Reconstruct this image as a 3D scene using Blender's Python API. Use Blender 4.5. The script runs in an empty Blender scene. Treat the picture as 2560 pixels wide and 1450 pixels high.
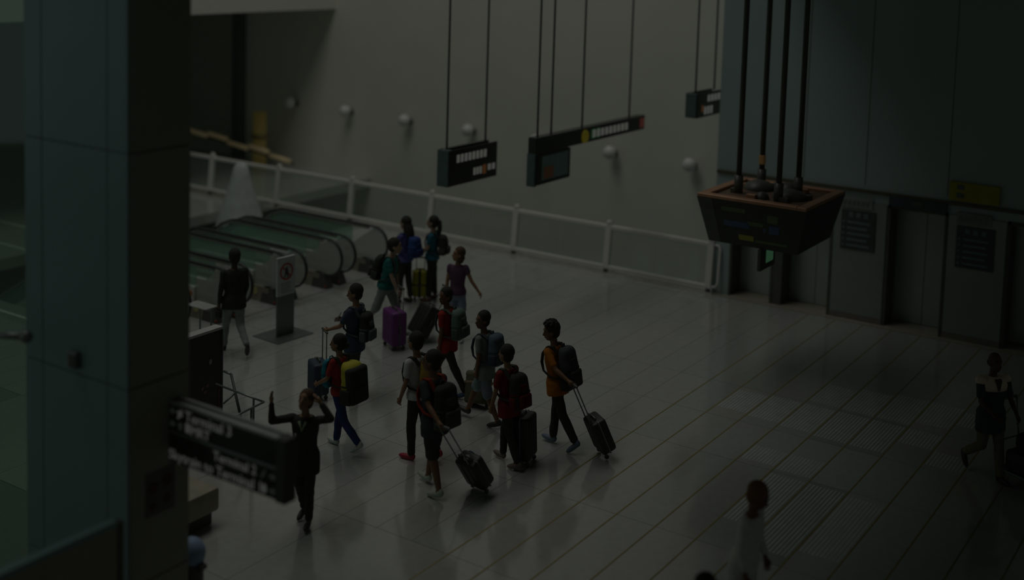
import bpy, bmesh, math, random
import numpy as np
from mathutils import Vector, Matrix
random.seed(7)
R = math.radians
C = bpy.context.scene.collection
scene = bpy.context.scene

# ------------------------------------------------------------------ camera
F_PX, CX, CY, PITCH, ROLL, YAW, HCAM = 3052.0, 1280.0, 148.3, .09417, .02965, .58549, 6.9
cy_, sy_ = math.cos(YAW), math.sin(YAW)
def hall(v): return Vector((v[0]*cy_-v[1]*sy_, v[0]*sy_+v[1]*cy_, v[2]))
_f = Vector((0, math.cos(PITCH), -math.sin(PITCH))); _u = Vector((0, math.sin(PITCH), math.cos(PITCH))); _r = Vector((1, 0, 0))
_r, _u = math.cos(ROLL)*_r+math.sin(ROLL)*_u, -math.sin(ROLL)*_r+math.cos(ROLL)*_u
RT, UP, FW = hall(_r), hall(_u), hall(_f)
CAM = Vector((0, 0, HCAM))
cd = bpy.data.cameras.new('camera'); cam = bpy.data.objects.new('camera', cd); C.objects.link(cam)
cam.matrix_world = Matrix(((RT.x, UP.x, -FW.x, 0), (RT.y, UP.y, -FW.y, 0), (RT.z, UP.z, -FW.z, HCAM), (0, 0, 0, 1)))
cd.sensor_width = 36; cd.lens = F_PX/2560*36
cd.shift_x = 0; cd.shift_y = -(725-CY)/2560
cd.clip_start = .1; cd.clip_end = 300
cd.dof.use_dof = True; cd.dof.focus_distance = 17.0; cd.dof.aperture_fstop = cd.lens/1000/.135; cd.dof.aperture_blades = 0
scene.camera = cam
# ------------------------------------------------------------------ world, lights, exposure
w = bpy.data.worlds.new('world'); scene.world = w; w.use_nodes = True
bg = w.node_tree.nodes['Background']; bg.inputs[0].default_value = (.82, .93, .80, 1); bg.inputs[1].default_value = .58
def area(name, loc, size, sizey, power, col, target):
    l = bpy.data.lights.new(name, 'AREA'); l.shape = 'RECTANGLE'; l.size = size; l.size_y = sizey; l.energy = power; l.color = col
    o = bpy.data.objects.new(name, l); C.objects.link(o); o.location = loc
    o.rotation_euler = (Vector(target)-Vector(loc)).to_track_quat('-Z', 'Y').to_euler(); return o
area('skylight', (-17.5, 14, 24), 8, 26, 11400, (1, .99, .93), (-17.5, 14, 0))
area('facade_daylight', (-26, -4, 6), 12, 9, 900, (.72, .95, 1), (-10, 9, 3))
scene.view_settings.view_transform = 'Standard'; scene.view_settings.look = 'None'
scene.view_settings.exposure = -4.0; scene.view_settings.gamma = 1; scene.view_settings.use_curve_mapping = False

# ------------------------------------------------------------------ helpers
def ray(x, y): return RT*((x-CX)/F_PX)-UP*((y-CY)/F_PX)+FW
def gz(x, y, z=0.0): r = ray(x, y); return CAM+r*((z-HCAM)/r.z)
def onX(x, y, X): r = ray(x, y); return CAM+r*(X/r.x)
def onY(x, y, Y): r = ray(x, y); return CAM+r*(Y/r.y)
def atd(x, y, d): return CAM+ray(x, y)*d
def proj(p): d = Vector(p)-CAM; z = d.dot(FW); return CX+F_PX*d.dot(RT)/z, CY-F_PX*d.dot(UP)/z, z
MATS = {}
def mat(name, col, rough=.6, metal=0.0, var=.12, scale=6.0, spec=.4, emit=None, estr=0, bump=0.0):
    if name in MATS: return MATS[name]
    m = bpy.data.materials.new(name); m.use_nodes = True; nt = m.node_tree; b = nt.nodes['Principled BSDF']
    b.inputs['Roughness'].default_value = rough; b.inputs['Metallic'].default_value = metal
    b.inputs['Specular IOR Level'].default_value = spec
    tc = nt.nodes.new('ShaderNodeTexCoord'); nz = nt.nodes.new('ShaderNodeTexNoise'); nz.inputs['Scale'].default_value = scale
    nz.inputs['Detail'].default_value = 3
    rp = nt.nodes.new('ShaderNodeValToRGB')
    rp.color_ramp.elements[0].position = .3; rp.color_ramp.elements[1].position = .7
    rp.color_ramp.elements[0].color = tuple(c*(1-var) for c in col)+(1,); rp.color_ramp.elements[1].color = tuple(min(1, c*(1+var)) for c in col)+(1,)
    nt.links.new(tc.outputs['Object'], nz.inputs['Vector']); nt.links.new(nz.outputs['Fac'], rp.inputs['Fac']); nt.links.new(rp.outputs['Color'], b.inputs['Base Color'])
    if emit: b.inputs['Emission Color'].default_value = emit+(1,); b.inputs['Emission Strength'].default_value = estr
    if bump:
        bp = nt.nodes.new('ShaderNodeBump'); bp.inputs['Strength'].default_value = bump; bp.inputs['Distance'].default_value = .01
        nt.links.new(nz.outputs['Fac'], bp.inputs['Height']); nt.links.new(bp.outputs['Normal'], b.inputs['Normal'])
    MATS[name] = m; return m
def glassmat(name, tint, refl=.06, milk=None, milkf=0.0):
    if name in MATS: return MATS[name]
    m = bpy.data.materials.new(name); m.use_nodes = True; nt = m.node_tree; nt.nodes.clear()
    out = nt.nodes.new('ShaderNodeOutputMaterial'); tr = nt.nodes.new('ShaderNodeBsdfTransparent'); tr.inputs[0].default_value = tint+(1,)
    gl = nt.nodes.new('ShaderNodeBsdfGlossy'); gl.inputs['Roughness'].default_value = .05
    mx = nt.nodes.new('ShaderNodeMixShader'); mx.inputs[0].default_value = refl
    nt.links.new(tr.outputs[0], mx.inputs[1]); nt.links.new(gl.outputs[0], mx.inputs[2]); last = mx
    if milk:
        df = nt.nodes.new('ShaderNodeBsdfDiffuse'); df.inputs[0].default_value = milk+(1,)
        m2 = nt.nodes.new('ShaderNodeMixShader'); m2.inputs[0].default_value = milkf
        nt.links.new(mx.outputs[0], m2.inputs[1]); nt.links.new(df.outputs[0], m2.inputs[2]); last = m2
    nt.links.new(last.outputs[0], out.inputs[0]); MATS[name] = m; return m

class MB:
    def __init__(s): s.v = []; s.f = []
    def add(s, vs, fs):
        o = len(s.v); s.v += [tuple(p) for p in vs]; s.f += [tuple(i+o for i in f) for f in fs]; return s
    def box(s, a, b):
        x0, y0, z0 = a; x1, y1, z1 = b
        x0, x1 = sorted((x0, x1)); y0, y1 = sorted((y0, y1)); z0, z1 = sorted((z0, z1))
        return s.add([(x0, y0, z0), (x1, y0, z0), (x1, y1, z0), (x0, y1, z0), (x0, y0, z1), (x1, y0, z1), (x1, y1, z1), (x0, y1, z1)],
                     [(0, 3, 2, 1), (4, 5, 6, 7), (0, 1, 5, 4), (1, 2, 6, 5), (2, 3, 7, 6), (3, 0, 4, 7)])
    def rbox(s, a, b, r=.02, seg=2):
        bm = bmesh.new(); bmesh.ops.create_cube(bm, size=1)
        a, b = Vector(a), Vector(b)
        for v in bm.verts: v.co = Vector((a[i]+(b[i]-a[i])*(v.co[i]+.5) for i in range(3)))
        r = min(r, .49*min(abs(b[i]-a[i]) for i in range(3)))
        bmesh.ops.bevel(bm, geom=bm.edges[:], offset=r, segments=seg, profile=.5, affect='EDGES')
        bm.verts.ensure_lookup_table(); vs = [v.co.copy() for v in bm.verts]; bm.verts.index_update()
        fs = [[v.index for v in f.verts] for f in bm.faces]; bm.free(); return s.add(vs, fs)
    def tube(s, pts, r, n=8, rads=None, flat=1.0, closed=False):
        pts = [Vector(p) for p in pts]; m = len(pts); base = len(s.v); prev = None
        for i, p in enumerate(pts):
            t = (pts[min(i+1, m-1)]-pts[max(i-1, 0)]).normalized()
            ref = prev if prev is not None else (Vector((0, 0, 1)) if abs(t.z) < .9 else Vector((0, 1, 0)))
            a = (ref-t*ref.dot(t)).normalized(); b = t.cross(a); prev = a
            rr = rads[i] if rads else r
            for k in range(n):
                q = 2*math.pi*k/n; s.v.append(tuple(p+a*(math.cos(q)*rr*flat)+b*(math.sin(q)*rr)))
        for i in range(m-1):
            for k in range(n):
                k2 = (k+1) % n; s.f.append((base+i*n+k, base+i*n+k2, base+(i+1)*n+k2, base+(i+1)*n+k))
        s.f.append(tuple(base+k for k in range(n))[::-1]); s.f.append(tuple(base+(m-1)*n+k for k in range(n))); return s
    def capsule(s, p0, p1, r0, r1, n=12, h=4):
        p0, p1 = Vector(p0), Vector(p1); t = (p1-p0); L = t.length; t = t.normalized() if L > 1e-6 else Vector((0, 0, 1))
        pts = []; rads = []
        for i in range(h):
            q = math.pi/2*(1-(i+.25)/h); pts.append(p0-t*(r0*math.sin(q))); rads.append(r0*math.cos(q))
        pts.append(p0); rads.append(r0)
        for k in (.25, .5, .75): pts.append(p0+t*(L*k)); rads.append(r0+(r1-r0)*k)
        pts.append(p1); rads.append(r1)
        for i in range(h):
            q = math.pi/2*((i+.75)/h); pts.append(p1+t*(r1*math.sin(q))); rads.append(r1*math.cos(q))
        return s.tube(pts, 0, n, rads)
    def ell(s, c, r, M=None, nu=14, nv=10):
        c = Vector(c); base = len(s.v); M = M or Matrix.Identity(3)
        for i in range(1, nv):
            q = math.pi*i/nv
            for k in range(nu):
                a = 2*math.pi*k/nu
                s.v.append(tuple(c+M@Vector((r[0]*math.sin(q)*math.cos(a), r[1]*math.sin(q)*math.sin(a), r[2]*math.cos(q)))))
        top = len(s.v); s.v.append(tuple(c+M@Vector((0, 0, r[2])))); bot = len(s.v); s.v.append(tuple(c-M@Vector((0, 0, r[2]))))
        for i in range(nv-2):
            for k in range(nu):
                k2 = (k+1) % nu; s.f.append((base+i*nu+k, base+(i+1)*nu+k, base+(i+1)*nu+k2, base+i*nu+k2))
        for k in range(nu):
            k2 = (k+1) % nu; s.f.append((top, base+k, base+k2)); s.f.append((bot, base+(nv-2)*nu+k2, base+(nv-2)*nu+k))
        return s
    def loft(s, rings):  # rings: list of lists of equal length, capped
        base = len(s.v); n = len(rings[0])
        for rg in rings: s.v += [tuple(p) for p in rg]
        for i in range(len(rings)-1):
            for k in range(n):
                k2 = (k+1) % n; s.f.append((base+i*n+k, base+i*n+k2, base+(i+1)*n+k2, base+(i+1)*n+k))
        s.f.append(tuple(base+k for k in range(n))[::-1]); s.f.append(tuple(base+(len(rings)-1)*n+k for k in range(n))); return s
    def xf(s, M): s.v = [tuple(M@Vector(p)) for p in s.v]; return s
    def build(s, name, m, parent=None, smooth=False, angle=None):
        me = bpy.data.meshes.new(name); me.from_pydata(s.v, [], s.f); me.update()
        if m: me.materials.append(m)
        if smooth: me.shade_smooth() if angle is None else me.set_sharp_from_angle(angle=angle)
        if smooth and angle is not None:
            me.shade_smooth(); me.set_sharp_from_angle(angle=angle)
        o = bpy.data.objects.new(name, me); C.objects.link(o)
        if parent: o.parent = parent
        return o
def tag(o, label, cat, group=None):
    o['label'] = label; o['category'] = cat
    if group: o['group'] = group
    return o
def thing(name, label, cat, loc=(0, 0, 0), rotz=0, group=None):
    o = bpy.data.objects.new(name, None); C.objects.link(o); o.location = loc; o.rotation_euler = (0, 0, rotz)
    return tag(o, label, cat, group)
def struct(name, mb, m, **k):
    o = mb.build(name, m, **k); o['kind'] = 'structure'; return o
def part(name, mb, m, parent, smooth=False, angle=None, loc=None):
    o = mb.build(name, m, parent, smooth, angle)
    if loc is not None: o.location = loc
    return o
def share(name, me, parent, loc=(0, 0, 0)):
    o = bpy.data.objects.new(name, me); C.objects.link(o); o.parent = parent; o.location = loc; return o
def text_mb(txt, size, depth=.004):
    cu = bpy.data.curves.new('t', 'FONT'); cu.body = txt; cu.size = size; cu.extrude = depth; cu.resolution_u = 3
    o = bpy.data.objects.new('t', cu); C.objects.link(o); bpy.context.view_layer.update()
    me = bpy.data.meshes.new_from_object(o.evaluated_get(bpy.context.evaluated_depsgraph_get()))
    mb = MB(); mb.add([v.co.copy() for v in me.vertices], [tuple(p.vertices) for p in me.polygons])
    bpy.data.objects.remove(o); bpy.data.curves.remove(cu); bpy.data.meshes.remove(me); return mb

# ------------------------------------------------------------------ materials
white = mat('white_plaster', (.68, .67, .61), .8, scale=.8, var=.03)
teal = mat('teal_cladding', (.34, .43, .43), .45, scale=.5, var=.05)
teald = mat('column_cladding', (.20, .31, .31), .4, scale=.6, var=.06)
colbrown = mat('column_shaded_side', (.28, .285, .21), .5, scale=.8, var=.05)  # tone of the unlit column side put into a separate colour
steel = mat('brushed_steel', (.20, .22, .21), .35, .5, scale=2, var=.05)
darkm = mat('dark_metal', (.11, .115, .095), .4, .2)
blackm = mat('black_metal', (.085, .09, .075), .45)
whitem = mat('white_paint', (.72, .70, .66), .45, var=.03)
granite = mat('floor_slab_dark', (.25, .265, .24), .5, scale=30)
tile_m = [mat('polished_tile_%d' % i, c, .125, scale=9, var=.05, spec=1.0) for i, c in enumerate([(.42, .43, .40), (.405, .42, .39), (.435, .435, .405), (.395, .415, .388)])]
for m_ in tile_m: m_.node_tree.nodes['Principled BSDF'].inputs['IOR'].default_value = 1.85
brass = mat('brass_strip', (.30, .25, .09), .45, .15)
ribm = mat('rib_reflection_tint', (.56, .60, .57), .10, spec=.9)  # pale colour stands in for light reflected along the ribs
ribbase = mat('rib_reflection_base', (.30, .335, .30), .2, scale=9, var=.05, spec=.8)  # darkened base that sets off the painted reflection stripes
glass_fence = glassmat('fence_glass', (.92, .96, .94), .05, (.55, .62, .58), .06)
glass_esc = glassmat('escalator_glass', (.74, .90, .83), .05, (.50, .64, .57), .28)
glass_win = glassmat('facade_glass', (.64, .77, .68), .06, (.3, .38, .33), .10)

# ------------------------------------------------------------------ setting
floor = struct('floor', MB().box((-24.2, -2, -.25), (4, 13.35, -.008)).box((-17.1, 13.35, -.25), (4, 19.7, -.008)).box((-19.2, 19.7, -.25), (4, 22.45, -.008)).box((-9.9, 22.45, -.25), (4, 23.4, -.008)), granite)
YR = [5.0, 7.0, 8.85, 10.72, 12.75, 15.12, 16.47, 17.82, 20.28, 22.3]
TW = .527; X0 = -7.25
cands = []
for j in range(len(YR)-1):
    for i in range(-32, 12):
        xa = X0+i*TW; ya, yb = YR[j], YR[j+1]
        if j < 3 and i < 0 and i % 4: continue
        if xa < -24: continue
        if yb > 13.4 and xa < -17.0 and not (ya > 19.9 and xa > -19.1): continue
        if ya < 13.4 < yb and xa < -17.0: continue
        px, py, z = proj((xa+TW/2, (ya+yb)/2, 0))
        if not (-150 < px < 2700 and 300 < py < 1640): continue
        cands.append((z, i, j, xa, ya, yb))
cands.sort()
tmesh = {}
def tilemesh(L, ribbed, k, TW=TW):
    key = (round(L, 3), ribbed, k, TW)
    if key not in tmesh:
        mb = MB(); g = .003
        b = .003
        mb.box((g, g, -.008), (TW-g, L-g, 0))
        if ribbed:
            n = 10
            for q in range(n):
                x = .02+(TW-.04)*(q+.5)/n; hw = .0145; y0_, y1_ = ribbed[1]*L+.012, ribbed[2]*L-.012
                mb.add([(x-hw, y0_, -.001), (x+hw, y0_, -.001), (x+hw, y1_, -.001), (x-hw, y1_, -.001), (x-hw*.45, y0_, .0022), (x+hw*.45, y0_, .0022), (x+hw*.45, y1_, .0022), (x-hw*.45, y1_, .0022)],
                       [(4, 5, 6, 7), (0, 1, 5, 4), (1, 2, 6, 5), (2, 3, 7, 6), (3, 0, 4, 7)])
        me = bpy.data.meshes.new('tile'); me.from_pydata(mb.v, [], mb.f); me.materials.append(ribbase if ribbed and ribbed[0] else tile_m[k]); me.materials.append(ribm)
        for q in range(6, len(me.polygons)): me.polygons[q].material_index = 1
        tmesh[key] = me
    return tmesh[key]
RIBS = {(6, 0): (0, .25, .9), (6, 1): (0, .2, .95), (6, 2): (0, .15, .95), (6, 3): (1, .1, .96), (6, 4): (1, .1, .96), (6, 5): (0, .5, .95), (7, 2): (0, .04, .4), (7, 3): (0, .03, .45), (7, 4): (0, .03, .5), (7, 5): (0, .1, .5), (7, 6): (0, .2, .45), (6, 6): (0, .1, .5), (5, 3): (0, .05, .5), (5, 2): (0, .1, .5), (4, 3): (0, .3, .97), (4, 4): (1, .1, .97), (4, 5): (0, .2, .95)}  # ribs only where reflections show; first value picks the stronger painted stripes
rest = MB()
for n, (z, i, j, xa, ya, yb) in enumerate(cands):
    rib = RIBS.get((j, i))
    k = random.choice((0, 0, 1, 1, 2, 3))
    if n < 300:
        share('tile', tilemesh(yb-ya, rib, k, TW*4 if j < 3 and i < 0 else TW), floor, (xa, ya, 0))
    else:
        rest.box((xa+.004, ya+.004, -.008), (xa+TW*(4 if j < 3 and i < 0 else 1)-.004, yb-.004, 0))
if rest.v:
    o = part('far_tiles', rest, tile_m[0], floor); o['kind'] = 'stuff'
for i in range(-1, 10):
    xa = X0+i*TW
    part('joint_strip', MB().box((xa-.010, 8.9, -.007), (xa+.010, 22.3, .002)), brass, floor)
struct('trim_1', MB().box((-9.9, 22.32, -.006), (0, 23.3, .004)), mat('threshold_stone', (.36, .33, .27), .35))
struct('floor_left', MB().box((-40, 13.35, -.25), (-22.7, 27, 0)), tile_m[1])
struct('floor_lower', MB().box((-40, 13.4, -4.3), (-9.9, 27, -4.2)), mat('lower_floor', (.40, .46, .40), .5))
struct('wall_back', MB().box((-27.9, 27, -4.3), (-9.9, 27.4, 12)), white)
struct('wall_left', MB().box((-40, 5, -4.3), (-39.6, 27.4, 12)).box((-40, 27, -4.3), (-27.9, 27.4, 12)), mat('dark_wall', (.42, .45, .38), .7))
struct('trim_2', MB().box((-28.15, 26.7, -4.3), (-27.85, 27.1, 4.85)), mat('dark_trim', (.13, .16, .16), .5))
struct('ceiling', MB().box((-40, 11, 4.85), (-24.16, 27, 5.9)), whitem)
struct('unseen_ceiling', MB().box((-9.35, -3, 8.2), (8, 23, 8.5)), mat('dark_ceiling', (.10, .10, .09), .7))  # unseen ceiling slab, its edge placed to shade the right side
# elevator wall: solid pieces round the recessed openings
EY = 22.5
ew = MB()
OPEN = [(-9.54, -8.62), (-8.48, -7.46), (-6.44, -5.36), (-4.33, -3.2)]
ew.box((-9.9, EY, 0), (-9.54, EY+1.0, 2.3)).box((-7.46, EY, 0), (-6.44, EY+1, 2.3)).box((-5.36, EY, 0), (-4.33, EY+1, 2.3)).box((-3.2, EY, 0), (3, EY+1, 2.3))
ew.box((-9.9, EY, 2.3), (3, EY+1, 12))
wr = struct('wall_right', ew, teal)
part('pillar', MB().box((-8.62, EY-.01, 0), (-8.48, EY+1, 2.3)), darkm, wr)
pan_m = mat('lift_panel_steel', (.30, .345, .31), .3, .4, scale=1.5, var=.06)
for (a, b) in ((-7.44, -6.46), (-5.34, -4.35)):
    part('panel', MB().box((a, EY-.03, .12), (b, EY, 2.28)), pan_m, wr)
    part('panel_base', MB().box((a-.01, EY-.035, 0), (b+.01, EY, .12)), mat('stone_base', (.2, .18, .155), .5), wr)
part('cornice', MB().box((-9.88, EY-.05, 2.46), (3, EY, 2.52)), mat('bronze_trim', (.13, .11, .08), .4, .4), wr)
for k, x in enumerate((-8.1, -6.9, -5.4, -3.9)):
    part('panel_seam', MB().box((x-.006, EY-.004, 2.6), (x+.006, EY+.001, 12)), darkm, wr)
for n, (a, b) in enumerate(OPEN):
    d = struct('door_%d' % (n+1), MB().box((a-.02, EY+.5, 0), (b+.02, EY+.54, 2.32)), darkm)
    mid = (a+b)/2+.06 if n else b
    for (p, q) in ((a, mid), (mid, b)):
        if q-p > .05: part('door_leaf', MB().box((p+.006, EY+.46, .02), (q-.006, EY+.5, 2.24)), mat('lift_door_steel', (.42, .47, .43), .32, .35, scale=1.5, var=.06), d)
    part('door_frame', MB().box((a, EY-.02, 0), (a+.05, EY+.48, 2.3)).box((b-.05, EY-.02, 0), (b, EY+.48, 2.3)).box((a, EY-.02, 2.24), (b, EY+.48, 2.3)), darkm, d)
    part('sill', MB().box((a, EY-.02, 0), (b, EY+.46, .012)), mat('threshold_stone', (.36, .33, .27), .4), d)
# far left facade
struct('window_1', MB().box((-30, 7.38, 0), (-10.25, 7.40, 9)), glass_win)
for yy in (560, 615, 785):
    g_ = gz(30, yy); part('joint_strip', MB().box((-39, g_.y-.04, -.01), (-22.75 if g_.y > 13.3 else -17.3, g_.y+.04, .004)), whitem, floor if g_.y < 13.3 else bpy.data.objects['floor_left'])
struct('trim_4', MB().box((-10.33, 7.3, 0), (-10.2, 7.46, 9)), mat('mullion', (.14, .2, .18), .4, .3))
pr = thing('pipe_rail', 'round grey pipe rail crossing the glass left of the big column', 'rail', (-10.3, 7.1, 0))
a = atd(66, 842, 11.25); b = onY(-60, 835, a.y-.05)
part('pipe', MB().tube([a-Vector((-10.3, 7.1, 0)), b-Vector((-10.3, 7.1, 0))], .035, 10), steel, pr, True)
part('bracket', MB().ell(a-Vector((-10.3, 7.1, 0)), (.06, .06, .06)), steel, pr, True)
# ------------------------------------------------------------------ big column
CXa, CXb, CYa, CYb = -10.2, -8.7, 7.02, 7.74
col = thing('column', 'tall square column clad in teal panels with its unlit side tinted brown', 'column', (CXb, CYa, 0))
L0 = Vector((CXb, CYa, 0))
def rel(mb, o): return mb.xf(Matrix.Translation(-Vector(o)))
zs = [0, .9, 2.79, 4.95, 7.2, 11]
xs = [CXa, CXa+.27, CXb-.28, CXb]
part('core', rel(MB().box((CXa+.02, CYa+.02, 0), (CXb-.02, CYb, 11)), L0), darkm, col)
for zi in range(5):
    for xi in range(3):
        part('panel', rel(MB().rbox((xs[xi]+.004, CYa, zs[zi]+.005), (xs[xi+1]-.004, CYa+.03, zs[zi+1]-.005), .004, 1), L0), teald, col)
    part('side_panel', rel(MB().rbox((CXb-.03, CYa+.03, zs[zi]+.005), (CXb, CYb, zs[zi+1]-.005), .004, 1), L0), colbrown, col)
c = onY(190, 896, CYa)
bx = thing('wall_box', 'small twin-slot metal box fixed on the teal column face', 'box', c-Vector((0, .06, .07)))
part('body', MB().rbox((-.05, 0, -.01), (.07, .06, .15), .008), steel, bx)
part('slot', MB().box((-.02, -.004, 0), (.01, .002, .12)), blackm, bx); part('slot', MB().box((.03, -.004, 0), (.06, .002, .12)), blackm, bx)
c = onX(400, 1230, CXb)
ps = thing('poster', 'faded notice with dark red round pictograms on the column side', 'poster', c-Vector((0, 0, .2)))
pst = part('sheet', MB().box((0, -.17, .0), (.006, .17, .42)), mat('poster_paper', (.13, .13, .10), .6), ps)
for (yy, zz, rr) in ((-.09, .27, .065), (.08, .3, .065), (-.09, .09, .05), (.08, .12, .05)):
    part('pictogram', MB().tube([(.004, yy, zz), (.009, yy, zz)], rr, 16), mat('poster_red', (.10, .045, .03), .6), pst)
# screen at the bottom left
e = atd(290, 1300, 10.7)
sc_ = thing('partition', 'dark brown partition panel with pale green top edge below the column', 'partition', (e.x, e.y, 0))
part('panel', MB().box((-.04, -6, 0), (.02, 0, e.z-.06)), mat('dark_brown', (.30, .27, .20), .5), sc_)
part('cap', MB().rbox((-.07, -6, e.z-.06), (.03, .0, e.z), .01), teald, sc_)
part('end_post', MB().box((-.045, 0, 0), (.03, .06, e.z-.02)), darkm, sc_)

# ------------------------------------------------------------------ terminal direction sign
SY, SXa, SXb, SZa, SZb = 7.50, -8.69, -7.20, 1.98, 2.56
sg = thing('direction_sign', 'black double-row sign reading Terminal 3 projecting from the column', 'sign', (SXa, SY, SZa))
S0 = Vector((SXa, SY, SZa)); W = SXb-SXa; Hs = SZb-SZa
signblk = mat('sign_black', (.042, .048, .038), .3)
signtxt = mat('sign_white', (.75, .75, .70), .5, emit=(.9, .9, .82), estr=.42)
part('upper_panel', MB().rbox((0, 0, Hs*.5+.015), (W-.12, .12, Hs-.03), .006), signblk, sg)
part('lower_panel', MB().rbox((0, 0, 0), (W-.12, .12, Hs*.5-.015), .006), signblk, sg)
alu = mat('pale_aluminium', (.5, .52, .5), .35, .4)
part('top_rail', MB().rbox((0, -.01, Hs-.035), (W-.1, .05, Hs), .006).rbox((0, .09, Hs-.03), (W-.08, .13, Hs+.005), .006), alu, sg)
part('middle_rail', MB().rbox((0, -.012, Hs*.5-.014), (W-.12, .12, Hs*.5+.014), .004), mat('grey_aluminium', (.3, .34, .32), .35, .4), sg)
part('end_cap', MB().rbox((W-.12, -.015, -.01), (W, .13, Hs-.01), .01), blackm, sg)
def lettering(txt, size, x, z, parent, right=False, m=signtxt, y=-.006):
    mb = text_mb(txt, size); xs_ = [p[0] for p in mb.v]
    ox = x-(max(xs_) if right else min(xs_))
    words = txt.split(' '); adv = 0
    full = {}
    for wd in range(len(words)):
        pre = ' '.join(words[:wd]); wm = text_mb(words[wd], size)
        if wd:
            pm = text_mb(pre+' '+words[wd], size); sh_ = max(q[0] for q in pm.v)-max(q[0] for q in wm.v)
        else: sh_ = 0
        wm.xf(Matrix.Translation((ox+sh_, y, z))@Matrix.Rotation(R(90), 4, 'X')); part('lettering', wm, m, parent)
dimtxt = mat('sign_grey', (.3, .34, .31), .5, emit=(.5, .6, .52), estr=.15)
lettering('Terminal 3', .14, .21, Hs*.5+.145, sg); lettering('MRT', .13, .29, Hs*.5+.03, sg)
lettering('Terminal 2', .125, W-.36, Hs*.5-.125, sg, True); lettering('Skytrain to Terminal 1', .135, W-.30, Hs*.5-.262, sg, True)
def arrow(x, z, d, parent, s=.035, m=dimtxt):
    part('arrow', MB().tube([(x-d*s, -.004, z), (x+d*s, -.004, z)], .008, 6).tube([(x+d*s, -.004, z), (x+d*s*.1, -.004, z+s*.8)], .008, 6).tube([(x+d*s, -.004, z), (x+d*s*.1, -.004, z-s*.8)], .008, 6), m, parent)
arrow(.05, Hs*.5+.2, -1, sg); arrow(.05, Hs*.5+.08, -1, sg); arrow(W-.17, Hs*.5-.09, 1, sg); arrow(W-.17, Hs*.5-.22, 1, sg)
part('plane_icon', MB().tube([(.115, -.004, Hs*.5+.15), (.16, -.004, Hs*.5+.23)], .014, 6).tube([(.11, -.004, Hs*.5+.21), (.17, -.004, Hs*.5+.18)], .012, 6), signtxt, sg)
part('train_icon', MB().rbox((.21, -.006, Hs*.5+.035), (.27, 0, Hs*.5+.125), .012), signtxt, sg)
part('lift_icon', MB().rbox((.12, -.006, Hs*.5+.04), (.165, 0, Hs*.5+.11), .01), dimtxt, sg)
part('plane_icon', MB().tube([(W-.29, -.004, Hs*.5-.12), (W-.25, -.004, Hs*.5-.05)], .013, 6), dimtxt, sg)
part('plane_icon', MB().ell((W-.26, -.004, Hs*.5-.22), (.028, .006, .045)), signtxt, sg)

# ------------------------------------------------------------------ glass fence
FX = [-9.93, -12.29, -14.65, -17.02, -19.48, -21.95, -24.4, -26.9]
fe = thing('glass_fence', 'white-framed glass balustrade along the edge of the void', 'fence', (FX[0], 22.38, 0))
F0 = Vector((FX[0], 22.38, 0)); LEAN = .10
for x in FX:
    part('post', MB().loft([[(x-.065-F0.x, y0-.04, z), (x+.065-F0.x, y0-.04, z), (x+.065-F0.x, y0+.05, z), (x-.065-F0.x, y0+.05, z)] for z, y0 in ((0.1, 0), (1.06, LEAN))]), whitem, fe)
    part('post_cap', MB().ell((x-F0.x, LEAN, 1.07), (.06, .06, .05)), whitem, fe, True)
    part('foot', MB().box((x-.03-F0.x, -.05, 0), (x+.04-F0.x, .03, .1)), blackm, fe)
for i in range(len(FX)-1):
    a, b = FX[i+1]-F0.x+.05, FX[i]-F0.x-.05
    for (p, q) in ((a, (a+b)/2-.008), ((a+b)/2+.008, b)):
        part('glass_panel', MB().loft([[(p, y, z), (q, y, z), (q, y+.012, z), (p, y+.012, z)] for z, y in ((.16, .006), (.94, LEAN*.9))]), glass_fence, fe)
    part('top_rail', MB().rbox((a-.05, LEAN-.05, .93), (b+.05, LEAN+.04, 1.02), .02), whitem, fe)
    part('bottom_rail', MB().rbox((a-.05, -.04, .1), (b+.05, .05, .17), .02), whitem, fe)
part('end_loop', MB().tube([(.0, LEAN, .98), (.16, LEAN, .97), (.2, LEAN*.8, .9), (.2, .02, .22), (.16, 0, .14), (0, 0, .13)], .025, 8), whitem, fe, True)
part('kerb', MB().box((-12.4, -.08, -.006), (.1, .2, .02)), mat('pale_kerb', (.5, .49, .46), .5), fe)

# ------------------------------------------------------------------ wall lamps
lampm = mat('lamp_glass', (.72, .72, .70), .4, emit=(.9, .92, .9), estr=.02)
names = ['leftmost', 'second from the left', 'third from the left', 'fourth from the left', 'fifth from the left behind the display', 'second from the right', 'rightmost']
for k in range(7):
    x = -25.68+2.2*k; z = 1.95-.04*k
    l = thing('wall_lamp', 'round white globe lamp on the white wall, '+names[k], 'lamp', (x, 27, z), 0, 'globe lamps along the white wall')
    part('globe', MB().ell((0, -.30, 0), (.17, .17, .17)), lampm, l, True)
    part('arm', MB().tube([(0, 0, -.05), (0, -.25, -.03)], .03, 8), darkm, l, True)
    part('backplate', MB().tube([(0, 0, -.05), (0, -.03, -.05)], .09, 14), darkm, l, True)

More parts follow.
